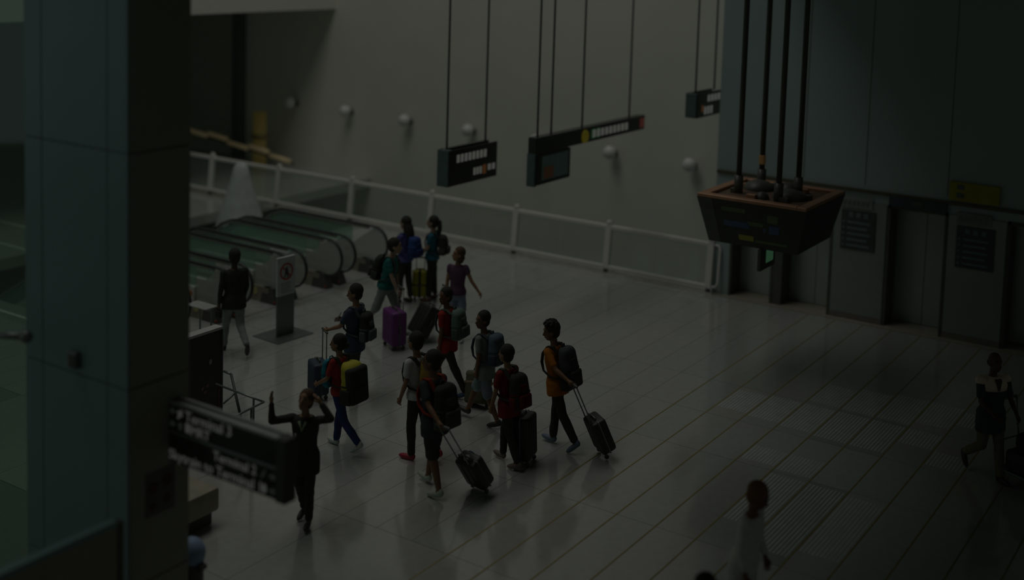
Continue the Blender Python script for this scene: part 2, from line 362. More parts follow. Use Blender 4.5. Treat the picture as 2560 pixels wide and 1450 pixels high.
# ------------------------------------------------------------------ hanging signs
def rods(parent, pts, z1, r=.02):
    for p in pts: part('rod', MB().tube([p, (p[0], p[1], z1)], r, 8), mat('rod_grey', (.13, .14, .125), .5), parent, True)
orange_e = mat('orange_light', (.6, .25, .08), .5, emit=(1, .35, .12), estr=.35)
yellow_e = mat('yellow_light', (.6, .5, .05), .5, emit=(1, .8, .05), estr=.30)
green_e = mat('green_light', (.2, .6, .25), .5, emit=(.25, 1, .35), estr=.3)
white_e = mat('white_light', (.8, .8, .75), .5, emit=(1, 1, .9), estr=.6)
red_e = mat('red_light', (.6, .15, .12), .5, emit=(1, .25, .2), estr=.25)
signteal = mat('sign_teal_end', (.10, .15, .15), .4)
c = atd(1125, 380, 22.5)
h1 = thing('hanging_sign', 'black two-row hanging sign with white lettering and orange mark', 'sign', (c.x, c.y, c.z-.66))
def blobs(parent, x, y0, y1, z, r, n, m):
    for k in range(n):
        y = y0+(y1-y0)*(k+.5)/n; part('letter', MB().rbox((x-.002, y-(y1-y0)/n*.36, z-r), (x+.006, y+(y1-y0)/n*.36, z+r), .004, 1), m, parent)
h1p = part('panel', MB().rbox((-.02, 0, 0), (0, 1.55, .68), .006), signblk, h1)
part('end_cap', MB().rbox((-.28, -.02, -.01), (-.02, .1, .68), .01), signteal, h1)
part('back_panel', MB().rbox((-.28, 0, 0), (-.2, 1.55, .68), .006), signblk, h1)
blobs(h1p, 0, .2, 1.2, .50, .075, 8, white_e); blobs(h1p, 0, .75, 1.05, .19, .07, 3, white_e); blobs(h1p, 0, 1.05, 1.2, .19, .09, 1, orange_e); blobs(h1p, 0, 1.22, 1.5, .21, .06, 2, white_e)
rods(h1, [(-.15, .1, .68), (-.15, 1.35, .68)], 7)
c = atd(1345, 345, 22.5)
h2 = thing('hanging_sign', 'long black hanging sign bar with yellow disc and white lettering', 'sign', (c.x, c.y, c.z-.3))
h2p = part('bar', MB().rbox((-.18, -.05, 0), (0, 4.25, .3), .01), signblk, h2)
part('disc', MB().tube([(0, 1.72, .13), (.02, 1.72, .13)], .13, 20), yellow_e, h2)
blobs(h2p, 0, 1.95, 2.35, .15, .09, 2, green_e); blobs(h2p, .004, 2.0, 3.5, .15, .075, 9, white_e)
part('red_panel', MB().rbox((0, 4.02, .05), (.008, 4.22, .25), .002, 1), red_e, h2)
rods(h2, [(-.09, .12, .3), (-.09, .6, .3), (-.09, 1.75, .3), (-.09, 3.7, .3)], 7)
h3 = thing('hanging_display', 'hanging screen with teal and orange picture under the long sign', 'display', (c.x, c.y, c.z-.9))
part('housing', MB().rbox((-.2, 0, 0), (0, 1.2, .58), .015), signblk, h3)
part('bezel_edge', MB().rbox((-.2, -.05, -.02), (-.02, .02, .6), .01), signteal, h3)
part('screen', MB().box((0, .16, .08), (.006, 1.1, .53)), mat('screen_teal', (.1, .16, .15), .3, emit=(.35, .6, .52), estr=.10), h3)
part('screen_image', MB().box((.004, .22, .1), (.01, .58, .32)), mat('screen_orange', (.2, .1, .05), .3, emit=(.75, .3, .12), estr=.11), h3)
c = atd(1745, 235, 24.5)
h4 = thing('hanging_sign', 'small black hanging sign with two white marks near the lift wall', 'sign', (c.x, c.y, c.z-.5))
h4p = part('panel', MB().rbox((-.02, 0, 0), (0, 1.15, .5), .006), signblk, h4); part('end_cap', MB().rbox((-.26, -.02, 0), (-.02, .06, .5), .01), signteal, h4)
part('back_panel', MB().rbox((-.26, 0, 0), (-.2, 1.15, .5), .006), signblk, h4)
blobs(h4p, 0, .45, 1.1, .37, .07, 4, white_e); blobs(h4p, 0, .3, .75, .13, .08, 3, white_e); blobs(h4p, 0, .18, .3, .18, .07, 1, orange_e)
rods(h4, [(-.1, .1, .5), (-.1, 1.0, .5)], 8)

# ------------------------------------------------------------------ hanging information kiosk
KX0, KX1, KY0, KY1, KZ0, KZ1 = -8.33, -6.47, 18.16, 20.06, 2.13, 2.93
kc = Vector(((KX0+KX1)/2, (KY0+KY1)/2, KZ0)); hw = (KX1-KX0)/2; hb = hw-.17
ki = thing('information_kiosk', 'black tapered information display hung from four poles before the lifts', 'display', kc)
dz = KZ1-KZ0
def sq(a, z): return [(-a, -a, z), (a, -a, z), (a, a, z), (-a, a, z)]
part('body', MB().loft([sq(hb, 0), sq(hw, dz-.06)]), signblk, ki)
rim = mat('copper_rim', (.44, .24, .14), .45, .2)
for s_ in (0, 1, 2, 3):
    part('rim', MB().rbox((-hw, -hw, dz-.06), (hw-.161, -hw+.16, dz), .008, 1).xf(Matrix.Rotation(R(90*s_), 4, 'Z')), rim, ki)
part('recess_floor', MB().box((-hw+.16, -hw+.16, dz-.1), (hw-.16, hw-.16, dz-.05)), mat('recess_brown', (.14, .09, .06), .6), ki)
for (x, y, r_, h_) in ((-.35, .3, .28, .16), (.35, -.1, .3, .15), (0, -.45, .12, .12), (.1, .5, .2, .14)):
    part('speaker_dome', MB().ell((x, y, dz-.05), (r_, r_, h_)), blackm, ki, True)
for k in range(7):
    a_ = k*.9; part('cable_box', MB().rbox((math.cos(a_)*.6-.08, math.sin(a_)*.6-.05, dz-.05), (math.cos(a_)*.6+.08, math.sin(a_)*.6+.05, dz+.03), .01), rim if k % 2 else darkm, ki)
for (x, y) in ((-.5, -.25), (-.42, .55), (.28, -.45), (.35, .25)):
    part('pole', MB().tube([(x, y, dz-.06), (x, y, 9-KZ0)], .047, 12), blackm, ki, True)
    part('pole_collar', MB().tube([(x, y, dz-.06), (x, y, dz+.25)], .075, 12), darkm, ki, True)
part('beacon', MB().rbox((-.47, .5, dz+.33), (-.37, .6, dz+.5), .02), mat('amber', (.5, .28, .1), .5, emit=(1, .55, .2), estr=.12), ki)
def face_pt(u, v, off=.006):  # front face (towards -Y): u 0..1 left to right, v 0..1 bottom to top
    a = hb+(hw-hb)*v; return Vector((-a+2*a*u, -a-off, v*(dz-.06)))
def pill(u0, u1, v0, v1, m, name='screen_text'):
    part(name, MB().loft([[face_pt(u0, v0), face_pt(u1, v0), face_pt(u1, v0, -.004), face_pt(u0, v0, -.004)], [face_pt(u0, v1), face_pt(u1, v1), face_pt(u1, v1, -.004), face_pt(u0, v1, -.004)]]), m, ki)
lg = mat('screen_green', (.05, .07, .03), .5, emit=(.35, .6, .18), estr=.05); lb = mat('screen_blue', (.04, .06, .1), .5, emit=(.15, .38, .8), estr=.05); ly = mat('screen_yellow', (.1, .1, .02), .5, emit=(.75, .75, .08), estr=.12)
pill(.22, .45, .76, .86, lg); pill(.46, .62, .50, .59, lg); pill(.22, .48, .42, .55, lb); pill(.66, .76, .62, .80, lg); pill(.68, .78, .38, .56, lb); pill(.62, .65, .40, .48, lb); pill(.36, .52, .14, .26, ly); pill(.54, .88, .13, .19, lg)
part('frame_bar', MB().loft([[face_pt(0, .0, .003), face_pt(.14, .0, .003), face_pt(.14, 0, -.01), face_pt(0, 0, -.01)], [face_pt(0, 1, .003), face_pt(.14, 1, .003), face_pt(.14, 1, -.01), face_pt(0, 1, -.01)]]), blackm, ki)
c = atd(1903, 625, 19.6)
ex = thing('exit_sign', 'small green lit exit sign hanging beneath the black kiosk', 'sign', (c.x, c.y, c.z-.36))
part('housing', MB().rbox((-.06, 0, 0), (0, .62, .36), .01), blackm, ex)
part('lit_panel', MB().rbox((0, .22, .1), (.008, .52, .32), .004, 1), mat('exit_green', (.3, .7, .4), .4, emit=(.35, 1, .5), estr=.45), ex)
part('hanger', MB().tube([(-.03, .1, .36), (-.03, .1, KZ0-c.z+.36)], .012, 6).tube([(-.03, .52, .36), (-.03, .52, KZ0-c.z+.36)], .012, 6), blackm, ex)

# ------------------------------------------------------------------ lift signs
dirm = mat('directory_black', (.07, .08, .08), .4)
rowm = mat('directory_row', (.13, .18, .19), .5, emit=(.2, .35, .42), estr=.03)
def directory(x0, x1, label):
    d = thing('lift_directory', label, 'sign', ((x0+x1)/2, EY-.033, 1.35), 0, 'lift directories')
    hw_ = (x1-x0)/2
    bo = part('board', MB().rbox((-hw_, -.02, 0), (hw_, 0, .76), .004, 1), dirm, d)
    for k in range(3): part('icon', MB().rbox((-.18+.14*k, -.024, .62), (-.1+.14*k, -.018, .71), .004, 1), rowm, bo)
    for k in range(5):
        part('row_text', MB().rbox((-hw_+.12, -.024, .06+.11*k), (hw_-.1-.05*(k % 2), -.018, .1+.11*k), .003, 1), rowm, bo)
        part('row_number', MB().rbox((-hw_+.03, -.024, .06+.11*k), (-hw_+.07, -.018, .1+.11*k), .003, 1), rowm, bo)
    b = thing('lift_plate', label.replace('directory board', 'plate above the directory'), 'sign', ((x0+x1)/2-.03, EY-.03, 2.15), 0, 'lift plates')
    part('plate', MB().rbox((-hw_+.02, -.02, 0), (hw_-.04, 0, .2), .004, 1), mat('plate_grey', (.22, .25, .235), .5), b)
    for k in range(6): part('letter', MB().rbox((-hw_+.06+.085*k, -.024, .05), (-hw_+.11+.085*k, -.018, .15), .003, 1), steel, b)
directory(-7.3, -6.65, 'dark directory board on the steel panel nearest the kiosk'); directory(-5.19, -4.53, 'dark directory board on the steel panel under the yellow sign')
ys = thing('yellow_sign', 'yellow rectangular sign mounted above the right lift panel', 'sign', (-4.93, EY, 2.55))
part('board', MB().rbox((-.43, -.06, 0), (.43, 0, .34), .006), mat('sign_yellow', (.34, .30, .02), .5), ys)
for k in (0, 1): part('icon', MB().rbox((-.3+.12*0, -.066, .06+.15*k), (-.17, -.058, .15+.15*k), .004, 1), mat('sign_icon', (.10, .14, .12), .5), ys)
lt = thing('lift_lintel', 'dark blue lintel box above the right lift doors', 'lintel', (-5.9, EY, 2.3))
part('box', MB().rbox((-.52, -.08, .0), (.52, 0, .18), .006), mat('lintel_blue', (.05, .075, .085), .4), lt); part('indicator', MB().box((-.1, -.086, .05), (.1, -.08, .13)), darkm, lt)

# ------------------------------------------------------------------ escalators
belt = mat('handrail_belt', (.045, .05, .045), .5)
esc_white = mat('escalator_white', (.62, .61, .57), .4); esc_beige = mat('escalator_skirt', (.27, .25, .20), .45); stepm = mat('escalator_step', (.2, .21, .2), .5, .3)
def slope(x): return 0 if x > -18.5 else (x+18.5)*math.tan(R(30))*min(1, (-18.5-x)/1.0+.0) if x > -19.5 else (x+19.0)*math.tan(R(30))
def strip(y, th, xs_, zlo, zhi):
    rg = []
    for x in xs_:
        s_ = slope(x); rg.append([(x, y-th, s_+zlo), (x, y+th, s_+zlo), (x, y+th, s_+zhi), (x, y-th, s_+zhi)])
    return MB().loft(rg)
XS = [-22.5, -21.5, -20.5, -19.7, -19.3, -19.0, -18.7, -18.5, -17.5, -16.6, -16.15]
def escalator(yc, label):
    o = thing('escalator', label, 'escalator', (-15.7, yc, 0), 0, 'escalators side by side')
    O = Vector((-15.7, yc, 0))
    for s_ in (-1, 1):
        y = yc+s_*.5
        path = [(x, y, slope(x)+1.0) for x in XS]
        for k in range(1, 13):
            q = math.pi/2-math.pi*k/12; path.append((-16.0+.36*math.cos(q), y, .63+.37*math.sin(q)))
        path += [(-16.25, y, .24), (-16.5, y, .22)]
        part('handrail', rel(MB().tube(path, .036, 8, flat=.6), O), belt, o, True)
        part('rail_track', rel(strip(y, .022, XS, .925, .97), O), mat('rail_track', (.34, .33, .30), .4, .3), o)
        part('glass', rel(strip(y, .008, XS[:-1], .56, .91), O), glass_esc, o)
        nw = [(-16.6, .56)]+[(-16.0+.33*math.cos(math.pi/2-math.pi*k/10), .63+.34*math.sin(math.pi/2-math.pi*k/10)) for k in range(11)]+[(-16.6, .29)]
        mb = MB(); nn = len(nw)
        mb.add([(x, y-.01, z) for x, z in nw]+[(x, y+.01, z) for x, z in nw], [tuple(range(nn)), tuple(range(2*nn-1, nn-1, -1))]+[(k, k+nn, (k+1) % nn+nn, (k+1) % nn) for k in range(nn)])
        part('newel_panel', rel(mb, O), glassmat('newel_glass', (.8, .84, .82), .05, (.66, .68, .64), .45), o)
        part('white_panel', rel(strip(y, .06, XS[:-1], .3, .56), O), esc_white, o)
        part('skirt', rel(strip(y, .09, XS, -.02, .30), O), esc_beige, o)
        part('inlet_box', rel(MB().loft([[(-16.35, y-.11, 0), (-15.95, y-.11, 0), (-15.95, y+.11, 0), (-16.35, y+.11, 0)], [(-16.3, y-.08, .3), (-16.05, y-.08, .3), (-16.05, y+.08, .3), (-16.3, y+.08, .3)]]), O), blackm, o)
        part('red_light', rel(MB().ell((-15.98, y-.1, .06), (.028, .022, .022)), O), mat('red_lamp', (.28, .05, .04), .5), o, True)
        part('warning_sticker', rel(MB().rbox((-16.75, y-.072, .40), (-16.64, y-.06, .48), .003, 1), O), mat('orange_sticker', (.55, .2, .1), .5), o)
        part('round_sticker', rel(MB().tube([(-16.5, y-.1, .2), (-16.5, y-.09, .2)], .07, 14), O), mat('yellow_sticker', (.5, .47, .2), .5), o)
    part('comb_plate', rel(MB().box((-17.3, yc-.42, -.01), (-15.9, yc+.42, .012)), O), mat('comb_steel', (.42, .43, .41), .35, .2), o)
    for k in range(9):
        x = -17.3-.4*k; part('step', rel(MB().box((x-.4, yc-.4, slope(x-.2)-.22), (x, yc+.4, slope(x-.2))), O), stepm, o)
escalator(18.67, 'farthest escalator, next to the glass fence'); escalator(17.27, 'second farthest escalator, behind the pictogram stand'); escalator(15.87, 'escalator beside the walking man in a black jacket'); escalator(14.42, 'nearest escalator, mostly hidden by the column')

# ------------------------------------------------------------------ far left details
yp = thing('yellow_pillar', 'slim warm yellow lit pillar beyond the glass fence', 'pillar', (-26.12, 25.9, 0))
part('shaft', MB().tube([(0, 0, 0), (0, 0, 1.7)], .2, 16), mat('yellow_pillar', (.34, .28, .10), .5, emit=(.6, .45, .12), estr=.3), yp, True)
part('collar', MB().tube([(0, 0, .9), (0, 0, 1.05)], .24, 16), mat('gold_collar', (.3, .24, .1), .4), yp, True)
pa, pb = onY(470, 322, 25.3), onY(728, 402, 25.3)
lb_ = thing('light_bar', 'sloping bar of warm lights crossing the yellow pillar', 'light', pa)
warm = mat('warm_tube', (.5, .42, .24), .5, emit=(1, .78, .42), estr=.34)
for k in range(5):
    a, b = pa.lerp(pb, k/5+.01), pa.lerp(pb, (k+1)/5-.012); off = Vector((0, 0, .05 if k % 2 else -.03))
    part('tube', MB().tube([a-pa+off, b-pa+off], .07, 10), warm, lb_, True)
part('bracket', MB().tube([(0, .1, -.1), pb-pa+Vector((0, .1, -.1))], .03, 8), darkm, lb_)
cn = thing('white_cone', 'white pointed cone-shaped canopy rising behind the escalators', 'canopy', (-21.6, 20.8, -4.2))
part('cloth', MB().tube([(0, 0, z) for z in (2.0, 3.2, 3.8, 4.4, 4.9, 5.3, 5.52, 5.62)], 0, 20, [.95, .8, .68, .5, .34, .22, .17, .08]), mat('canopy_white', (.5, .54, .52), .7), cn, True)
part('mast', MB().tube([(0, 0, 0), (0, 0, 5.6)], .05, 8), whitem, cn)
# ------------------------------------------------------------------ stanchion sign
b0 = gz(712, 838)
st = thing('pictogram_stand', 'upright steel stand with red prohibition pictogram near escalators', 'sign', b0, R(86))
part('base_plate', MB().rbox((-.42, -.30, 0), (.40, .36, .015), .004, 1), steel, st)
part('lower_panel', MB().rbox((-.195, -.02, .015), (.195, .02, .72), .005, 1), steel, st)
part('upper_panel', MB().rbox((-.2, -.025, .72), (.2, .025, 1.4), .005, 1), mat('notice_white', (.5, .54, .53), .5), st)
rg = MB(); n = 28
for k in range(n):
    a0, a1 = 2*math.pi*k/n, 2*math.pi*(k+1)/n
    rg.add([(math.cos(a)*r_, -.03, 1.14+math.sin(a)*r_) for a in (a0, a1) for r_ in (.12, .15)]+[(math.cos(a)*r_, -.024, 1.14+math.sin(a)*r_) for a in (a0, a1) for r_ in (.12, .15)], [(0, 1, 3, 2), (4, 6, 7, 5), (0, 2, 6, 4), (1, 5, 7, 3)])
redm = mat('sign_red', (.42, .08, .06), .5)
part('prohibition_ring', rg, redm, st)
part('prohibition_bar', MB().box((-.12, -.03, -.012), (.12, -.024, .012)).xf(Matrix.Translation((0, 0, 1.14))@Matrix.Rotation(R(45), 4, 'Y')), redm, st)
part('figure_icon', MB().ell((0, -.027, 1.20), (.022, .004, .022)).rbox((-.035, -.03, 1.09), (.035, -.025, 1.18), .01).tube([(-.02, -.028, 1.10), (-.05, -.028, 1.04)], .012, 6).tube([(.02, -.028, 1.10), (.03, -.028, 1.04)], .012, 6), mat('icon_dark', (.06, .08, .08), .5), st)
for k in range(5): part('text_line', MB().box((-.12, -.027, 0.93-.04*k), (.1-.03*(k % 2), -.025, .945-.04*k)), mat('text_grey', (.25, .28, .28), .5), st)
for x in (-.13, .13): part('bolt', MB().ell((x, -.025, .05), (.02, .015, .02)), blackm, st, True)

# ------------------------------------------------------------------ dark cabinet, rail, barrier, bench, bin
c0 = gz(553, 1038)
cb = thing('display_cabinet', 'dark upright board with pale top edge standing behind the column', 'board', (c0.x, c0.y, 0))
part('board', MB().box((-.10, -1.3, 0), (0, 0, 1.28)), mat('board_dark', (.055, .05, .045), .5), cb)
part('top_edge', MB().rbox((-.14, -1.3, 1.28), (.015, .01, 1.32), .006), mat('pale_edge', (.5, .5, .47), .5), cb)
part('side_edge', MB().box((-.10, 0, 0), (.012, .02, 1.28)), mat('grey_edge', (.14, .14, .15), .5), cb)
part('button', MB().ell((.008, -.22, .86), (.012, .03, .045)), mat('button_grey', (.3, .31, .29), .5), cb, True)
for (y, z) in ((-.36, .5), (-.27, .52), (-.31, .44)): part('picture_spot', MB().ell((.004, y, z), (.006, .03, .03)), mat('skin_spot', (.2, .13, .10), .6), cb, True)
part('red_strip', MB().box((0, -.07, .05), (.006, -.03, .42)), mat('maroon_strip', (.13, .03, .05), .5), cb)
c1 = gz(500, 860)
rl = thing('rail_stand', 'thin grey two-legged rail with flat white top near the nearest escalator', 'rail', (c1.x, c1.y, 0))
part('leg', MB().tube([(0, 0, 0), (0, 0, .66)], .015, 8), steel, rl); part('leg', MB().tube([(.16, .10, 0), (.16, .10, .66)], .015, 8), steel, rl)
part('top', MB().rbox((-.25, -.12, .66), (.26, .16, .675), .004, 1), mat('rail_top', (.4, .41, .39), .5), rl)
q = [gz(*p, .9) for p in ((540, 960), (660, 1005), (560, 1054), (634, 996), (645, 1012))]
q0 = Vector((q[1].x, q[1].y, 0))
br = thing('queue_barrier', 'thin grey tube barrier frame on the pale floor beside the dark board', 'barrier', q0)
part('rail', MB().tube([q[0]-q0, q[1]-q0], .014, 8), steel, br, True); part('rail', MB().tube([q[1]-q0, q[2]-q0], .014, 8), steel, br, True)
for p in (q[3], q[4]-Vector((0, .12, 0))): part('leg', MB().tube([(p.x-q0.x, p.y-q0.y, 0), (p.x-q0.x, p.y-q0.y, .9)], .014, 8), darkm, br, True)
d0, d1, d2 = gz(560, 928, 1.0), gz(578, 936, 1.0), gz(606, 1062, .45)
part('diagonal_bar', MB().tube([d1-q0, d2-q0], .02, 8), blackm, br, True); part('upper_rail', MB().tube([d0-q0, d1-q0], .016, 8), steel, br, True)
part('brace', MB().tube([gz(558, 1010, .8)-q0, gz(588, 982, .9)-q0], .014, 8), steel, br, True)
bn = thing('bench', 'low beige block bench with dark underside half hidden behind the column', 'bench', (-10.75, 9.55, 0))
part('seat_block', MB().rbox((-1.3, -.75, .16), (.38, .15, .45), .04), mat('bench_beige', (.36, .33, .25), .6), bn, True, R(40)); part('plinth', MB().rbox((-1.25, -.7, 0), (.3, .1, .16), .01), blackm, bn)
p = atd(487, 1400, 12.3)
bi = thing('bin', 'dark slim bin topped with a pale blue bag beside the column', 'bin', (p.x-.05, p.y, 0))
zt = atd(487, 1402, 12.3).z
part('body', MB().tube([(0, 0, 0), (0, 0, .05), (0, 0, zt)], 0, 18, [.11, .12, .125]), blackm, bi, True, R(40)); part('pedal', MB().rbox((.1, -.05, zt-.06), (.18, .05, zt-.01), .01), blackm, bi)
part('bag', MB().ell((0, 0, zt+.07), (.15, .14, .16)), mat('pale_blue_bag', (.30, .42, .62), .6), bi, True)

# ------------------------------------------------------------------ people
def img_dir(phi):  # ground heading from an image-plane bearing: 0 right, 90 away, 180 left
    r2 = Vector((cy_, sy_, 0)); a2 = Vector((-sy_, cy_, 0))
    return r2*math.cos(R(phi))+a2*math.sin(R(phi))
def remesh(mb, voxel, smooth=4, noise=0.0, seed=0):
    me = bpy.data.meshes.new('tmp'); me.from_pydata(mb.v, [], mb.f); me.update()
    bm = bmesh.new(); bm.from_mesh(me); bmesh.ops.recalc_face_normals(bm, faces=bm.faces[:]); bm.to_mesh(me); bm.free()
    o = bpy.data.objects.new('tmp', me); C.objects.link(o)
    m = o.modifiers.new('r', 'REMESH'); m.mode = 'VOXEL'; m.voxel_size = voxel
    s = o.modifiers.new('s', 'SMOOTH'); s.factor = .5; s.iterations = smooth
    bpy.context.view_layer.update()
    ev = o.evaluated_get(bpy.context.evaluated_depsgraph_get()); em = ev.to_mesh()
    n = len(em.vertices); co = np.empty(n*3, 'f'); em.vertices.foreach_get('co', co); co = co.reshape(-1, 3)
    no = np.empty(n*3, 'f'); em.vertices.foreach_get('normal', no); no = no.reshape(-1, 3)
    fs = [tuple(p.vertices) for p in em.polygons]
    if noise:
        rs = np.random.RandomState(seed); d = np.zeros(n)
        for k in range(7):
            kv = rs.normal(0, 1, 3)*np.array([9, 9, 22])*(.6+.25*k); d += np.sin(co@kv+rs.rand()*6)/(1+.4*k)
        co = co+no*(noise*d/2.2)[:, None]
    ev.to_mesh_clear(); bpy.data.objects.remove(o); bpy.data.meshes.remove(me)
    r = MB(); r.v = [tuple(map(float, p)) for p in co]; r.f = fs; return r
SKIN = {'tan': mat('skin_tan', (.30, .17, .10), .55), 'light': mat('skin_light', (.42, .28, .20), .55), 'brown': mat('skin_brown', (.20, .10, .055), .55), 'dark': mat('skin_dark', (.10, .055, .035), .55)}
HAIR = mat('hair_black', (.045, .043, .036), .75, spec=.15, bump=.4, scale=60); HAIRB = mat('hair_brown', (.10, .065, .04), .75, spec=.15, bump=.4, scale=60)
def cloth(name, col): return mat('cloth_'+name, col, .85, var=.10, scale=14, spec=.15, bump=.25)
def rotx(v, a): c_, s_ = math.cos(a), math.sin(a); return Vector((v[0], v[1]*c_-v[2]*s_, v[1]*s_+v[2]*c_))
# pose: lL/lR = (hip, knee, foot, spread) degrees; aL/aR = ((upper x out,y,z),(fore x out,y,z)); lean; hy/hp = head yaw / pitch
def person(label, base, phi, h, lL=(0, 0, 0, 0), lR=(0, 0, 0, 0), aL=((.12, .05, -1), (.05, .25, -1)), aR=((.12, .05, -1), (.05, .25, -1)), lean=0, hy=0, hp=0, build=1.0,
           skin='tan', top=None, sleeve=.55, bottom=None, leg=.95, shoe=None, hair='short', hairm=HAIR, grip=.5, toplen=0.0, name='person', seed=1, extra=None):
    s = h/1.86; S = lambda v: Vector(v)*s
    J = {}
    for sd, l in ((-1, lL), (1, lR)):
        a, k, f, b = [R(q) for q in (list(l)+[0]*4)[:4]]
        hip = Vector((.088*sd, 0, 0)); kn = hip+Vector((sd*math.sin(b), math.sin(a), -math.cos(a)))*.44
        an = kn+Vector((sd*math.sin(b)*.5, math.sin(a-k), -math.cos(a-k)))*.43
        fd = Vector((sd*.12, math.cos(f), math.sin(f))).normalized(); fu = Vector((0, -math.sin(f), math.cos(f)))
        J[sd] = dict(hip=hip, knee=kn, ank=an, fd=fd, fu=fu, heel=an-fd*.06-fu*.075, toe=an+fd*.19-fu*.075)
    zmin = min(min(J[q]['heel'].z, J[q]['toe'].z) for q in (-1, 1))
    pel = Vector((0, 0, -zmin))
    for q in (-1, 1):
        for k in ('hip', 'knee', 'ank', 'heel', 'toe'): J[q][k] = S(J[q][k]+pel)
    le = R(lean)
    def U(v): return S(pel+rotx(Vector(v), -le))   # upper-body point given relative to the pelvis, z up
    def Ud(v): return rotx(Vector(v), -le)
    root = bpy.data.objects.new(name, None); C.objects.link(root)
    fw = img_dir(phi); root.location = (base.x, base.y, 0); root.rotation_euler = (0, 0, math.atan2(-fw.x, fw.y))
    tag(root, label, 'person')
    Wd = build
    # arms
    A = {}
    for sd, a in ((-1, aL), (1, aR)):
        sh = U((.175*sd*Wd, 0, .50)); u = Vector((a[0][0]*sd, a[0][1], a[0][2])).normalized(); f = Vector((a[1][0]*sd, a[1][1], a[1][2])).normalized()
        el = sh+u*(.285*s); wr_ = el+f*(.25*s); A[sd] = (sh, el, wr_, u, f)
    # head frame
    hc = U((0, .02, .752)); Hm = Matrix.Rotation(R(hy), 3, 'Z')@Matrix.Rotation(R(hp)-le*.5, 3, 'X')
    HS = s*1.13
    def Hp(v): return hc+Hm@(Vector(v)*HS)
    # ---- body: one continuous surface
    def torso(mb, inf, z0=-.10, z1=.56, hem=0.0):
        prof = [(-.12, .125, .10, 0), (-.04, .158, .115, -.005), (.04, .158, .112, 0), (.14, .140, .098, .005), (.25, .150, .105, .008), (.36, .168, .115, .005), (.44, .172, .108, 0), (.50, .150, .090, -.008), (.54, .095, .068, -.012), (.57, .06, .058, -.005)]
        rg = []
        for (z, rx, ry, oy) in prof:
            if z < z0-.001 or z > z1: continue
            e_ = inf+(hem if z < .1 else 0)
            rg.append([U(((rx*Wd+e_)*math.cos(2*math.pi*k/20), oy+(ry+e_)*math.sin(2*math.pi*k/20), z)) for k in range(20)])
        mb.loft(rg)
    B = MB(); torso(B, 0)
    for q in (-1, 1):
        j = J[q]; B.capsule(j['hip']+S((0, 0, .0)), j['knee'], .082*s*Wd, .055*s); B.capsule(j['knee'], j['knee'].lerp(j['ank'], .35), .054*s, .056*s); B.capsule(j['knee'].lerp(j['ank'], .35), j['ank'], .055*s, .036*s)
        B.capsule(j['ank']-j['fu']*(.02*s), j['ank']+j['fd']*(.12*s)-j['fu']*(.045*s), .036*s, .028*s)
        sh, el, wr_, u, f = A[q]
        B.capsule(sh, el, .046*s, .037*s); B.capsule(el, el.lerp(wr_, .3), .036*s, .038*s); B.capsule(el.lerp(wr_, .3), wr_, .037*s, .026*s)
        # palm
        side = u.cross(f); side = side.normalized() if side.length > .05 else Vector((0, 1, 0)).cross(f).normalized()
        B.capsule(wr_, wr_+f*(.055*s), .027*s, .033*s)
    B.capsule(U((0, -.01, .52)), Hp((0, -.02, -.06)), .056*s, .050*s)
    B.ell(Hp((0, -.008, .025)), [q*HS for q in (.074, .092, .098)], Hm); B.ell(Hp((0, .022, -.045)), [q*HS for q in (.056, .066, .070)], Hm); B.ell(Hp((0, .055, -.085)), [q*HS for q in (.026, .028, .028)], Hm)
    B.capsule(Hp((0, .080, .02)), Hp((0, .104, -.022)), .010*HS, .015*HS); B.ell(Hp((0, .076, -.058)), [q*HS for q in (.028, .022, .016)], Hm)
    for q in (-1, 1): B.ell(Hp((.076*q, -.008, -.008)), [e*HS for e in (.012, .022, .034)], Hm)
    B = remesh(B, .0135*s, 3)
    # fingers: four unequal, knuckle-bent, and a thumb from the side of the palm
    for q in (-1, 1):
        sh, el, wr_, u, f = A[q]
        inw = Vector((-q, 0, 0)); inw = (inw-f*inw.dot(f)); inw = inw.normalized() if inw.length > .1 else Vector((0, 0, 1))
        lat = f.cross(inw).normalized()
        g = grip
        for i, ln in enumerate((.070, .078, .073, .058)):
            o0 = wr_+f*(.075*s)+lat*((i-1.5)*.019*s); d1 = (f*math.cos(g)+inw*math.sin(g)); d2 = (f*math.cos(2.2*g)+inw*math.sin(2.2*g)); 
            p1 = o0+d1*(ln*.5*s); p2 = p1+d2*(ln*.45*s)
            B.tube([o0-f*(.015*s), o0, p1, p2, p2+d2*(.006*s)], 0, 6, [.0085*s, .009*s, .0082*s, .0072*s, .003*s])
        lt_ = lat*(1 if (lat.dot(Vector((0, 1, .3))) > 0) else -1)
        t0 = wr_+f*(.02*s)+lt_*(.024*s); t1 = t0+(f*.6+lt_*.55+inw*.3).normalized()*(.038*s); t2 = t1+(f*.85+inw*.45).normalized()*(.03*s)
        B.tube([t0, t1, t2, t2+(t2-t1)*.2], 0, 6, [.012*s, .010*s, .0085*s, .003*s])
    part('body', B, SKIN[skin], root, True)
    for q in (-1, 1):
        part('eye', MB().ell(Hp((.031*q, .078, .018)), [e*s for e in (.013, .008, .007)], Hm, 8, 6), mat('eye_dark', (.03, .025, .02), .3), root, True)
        part('eyebrow', MB().tube([Hp((.014*q, .086, .038)), Hp((.032*q, .083, .043)), Hp((.05*q, .07, .036))], .0045*s, 5), HAIR, root, True)
    part('mouth', MB().ell(Hp((0, .093, -.056)), [e*s for e in (.022, .006, .006)], Hm, 8, 6), mat('lips', (.16, .06, .05), .5), root, True)
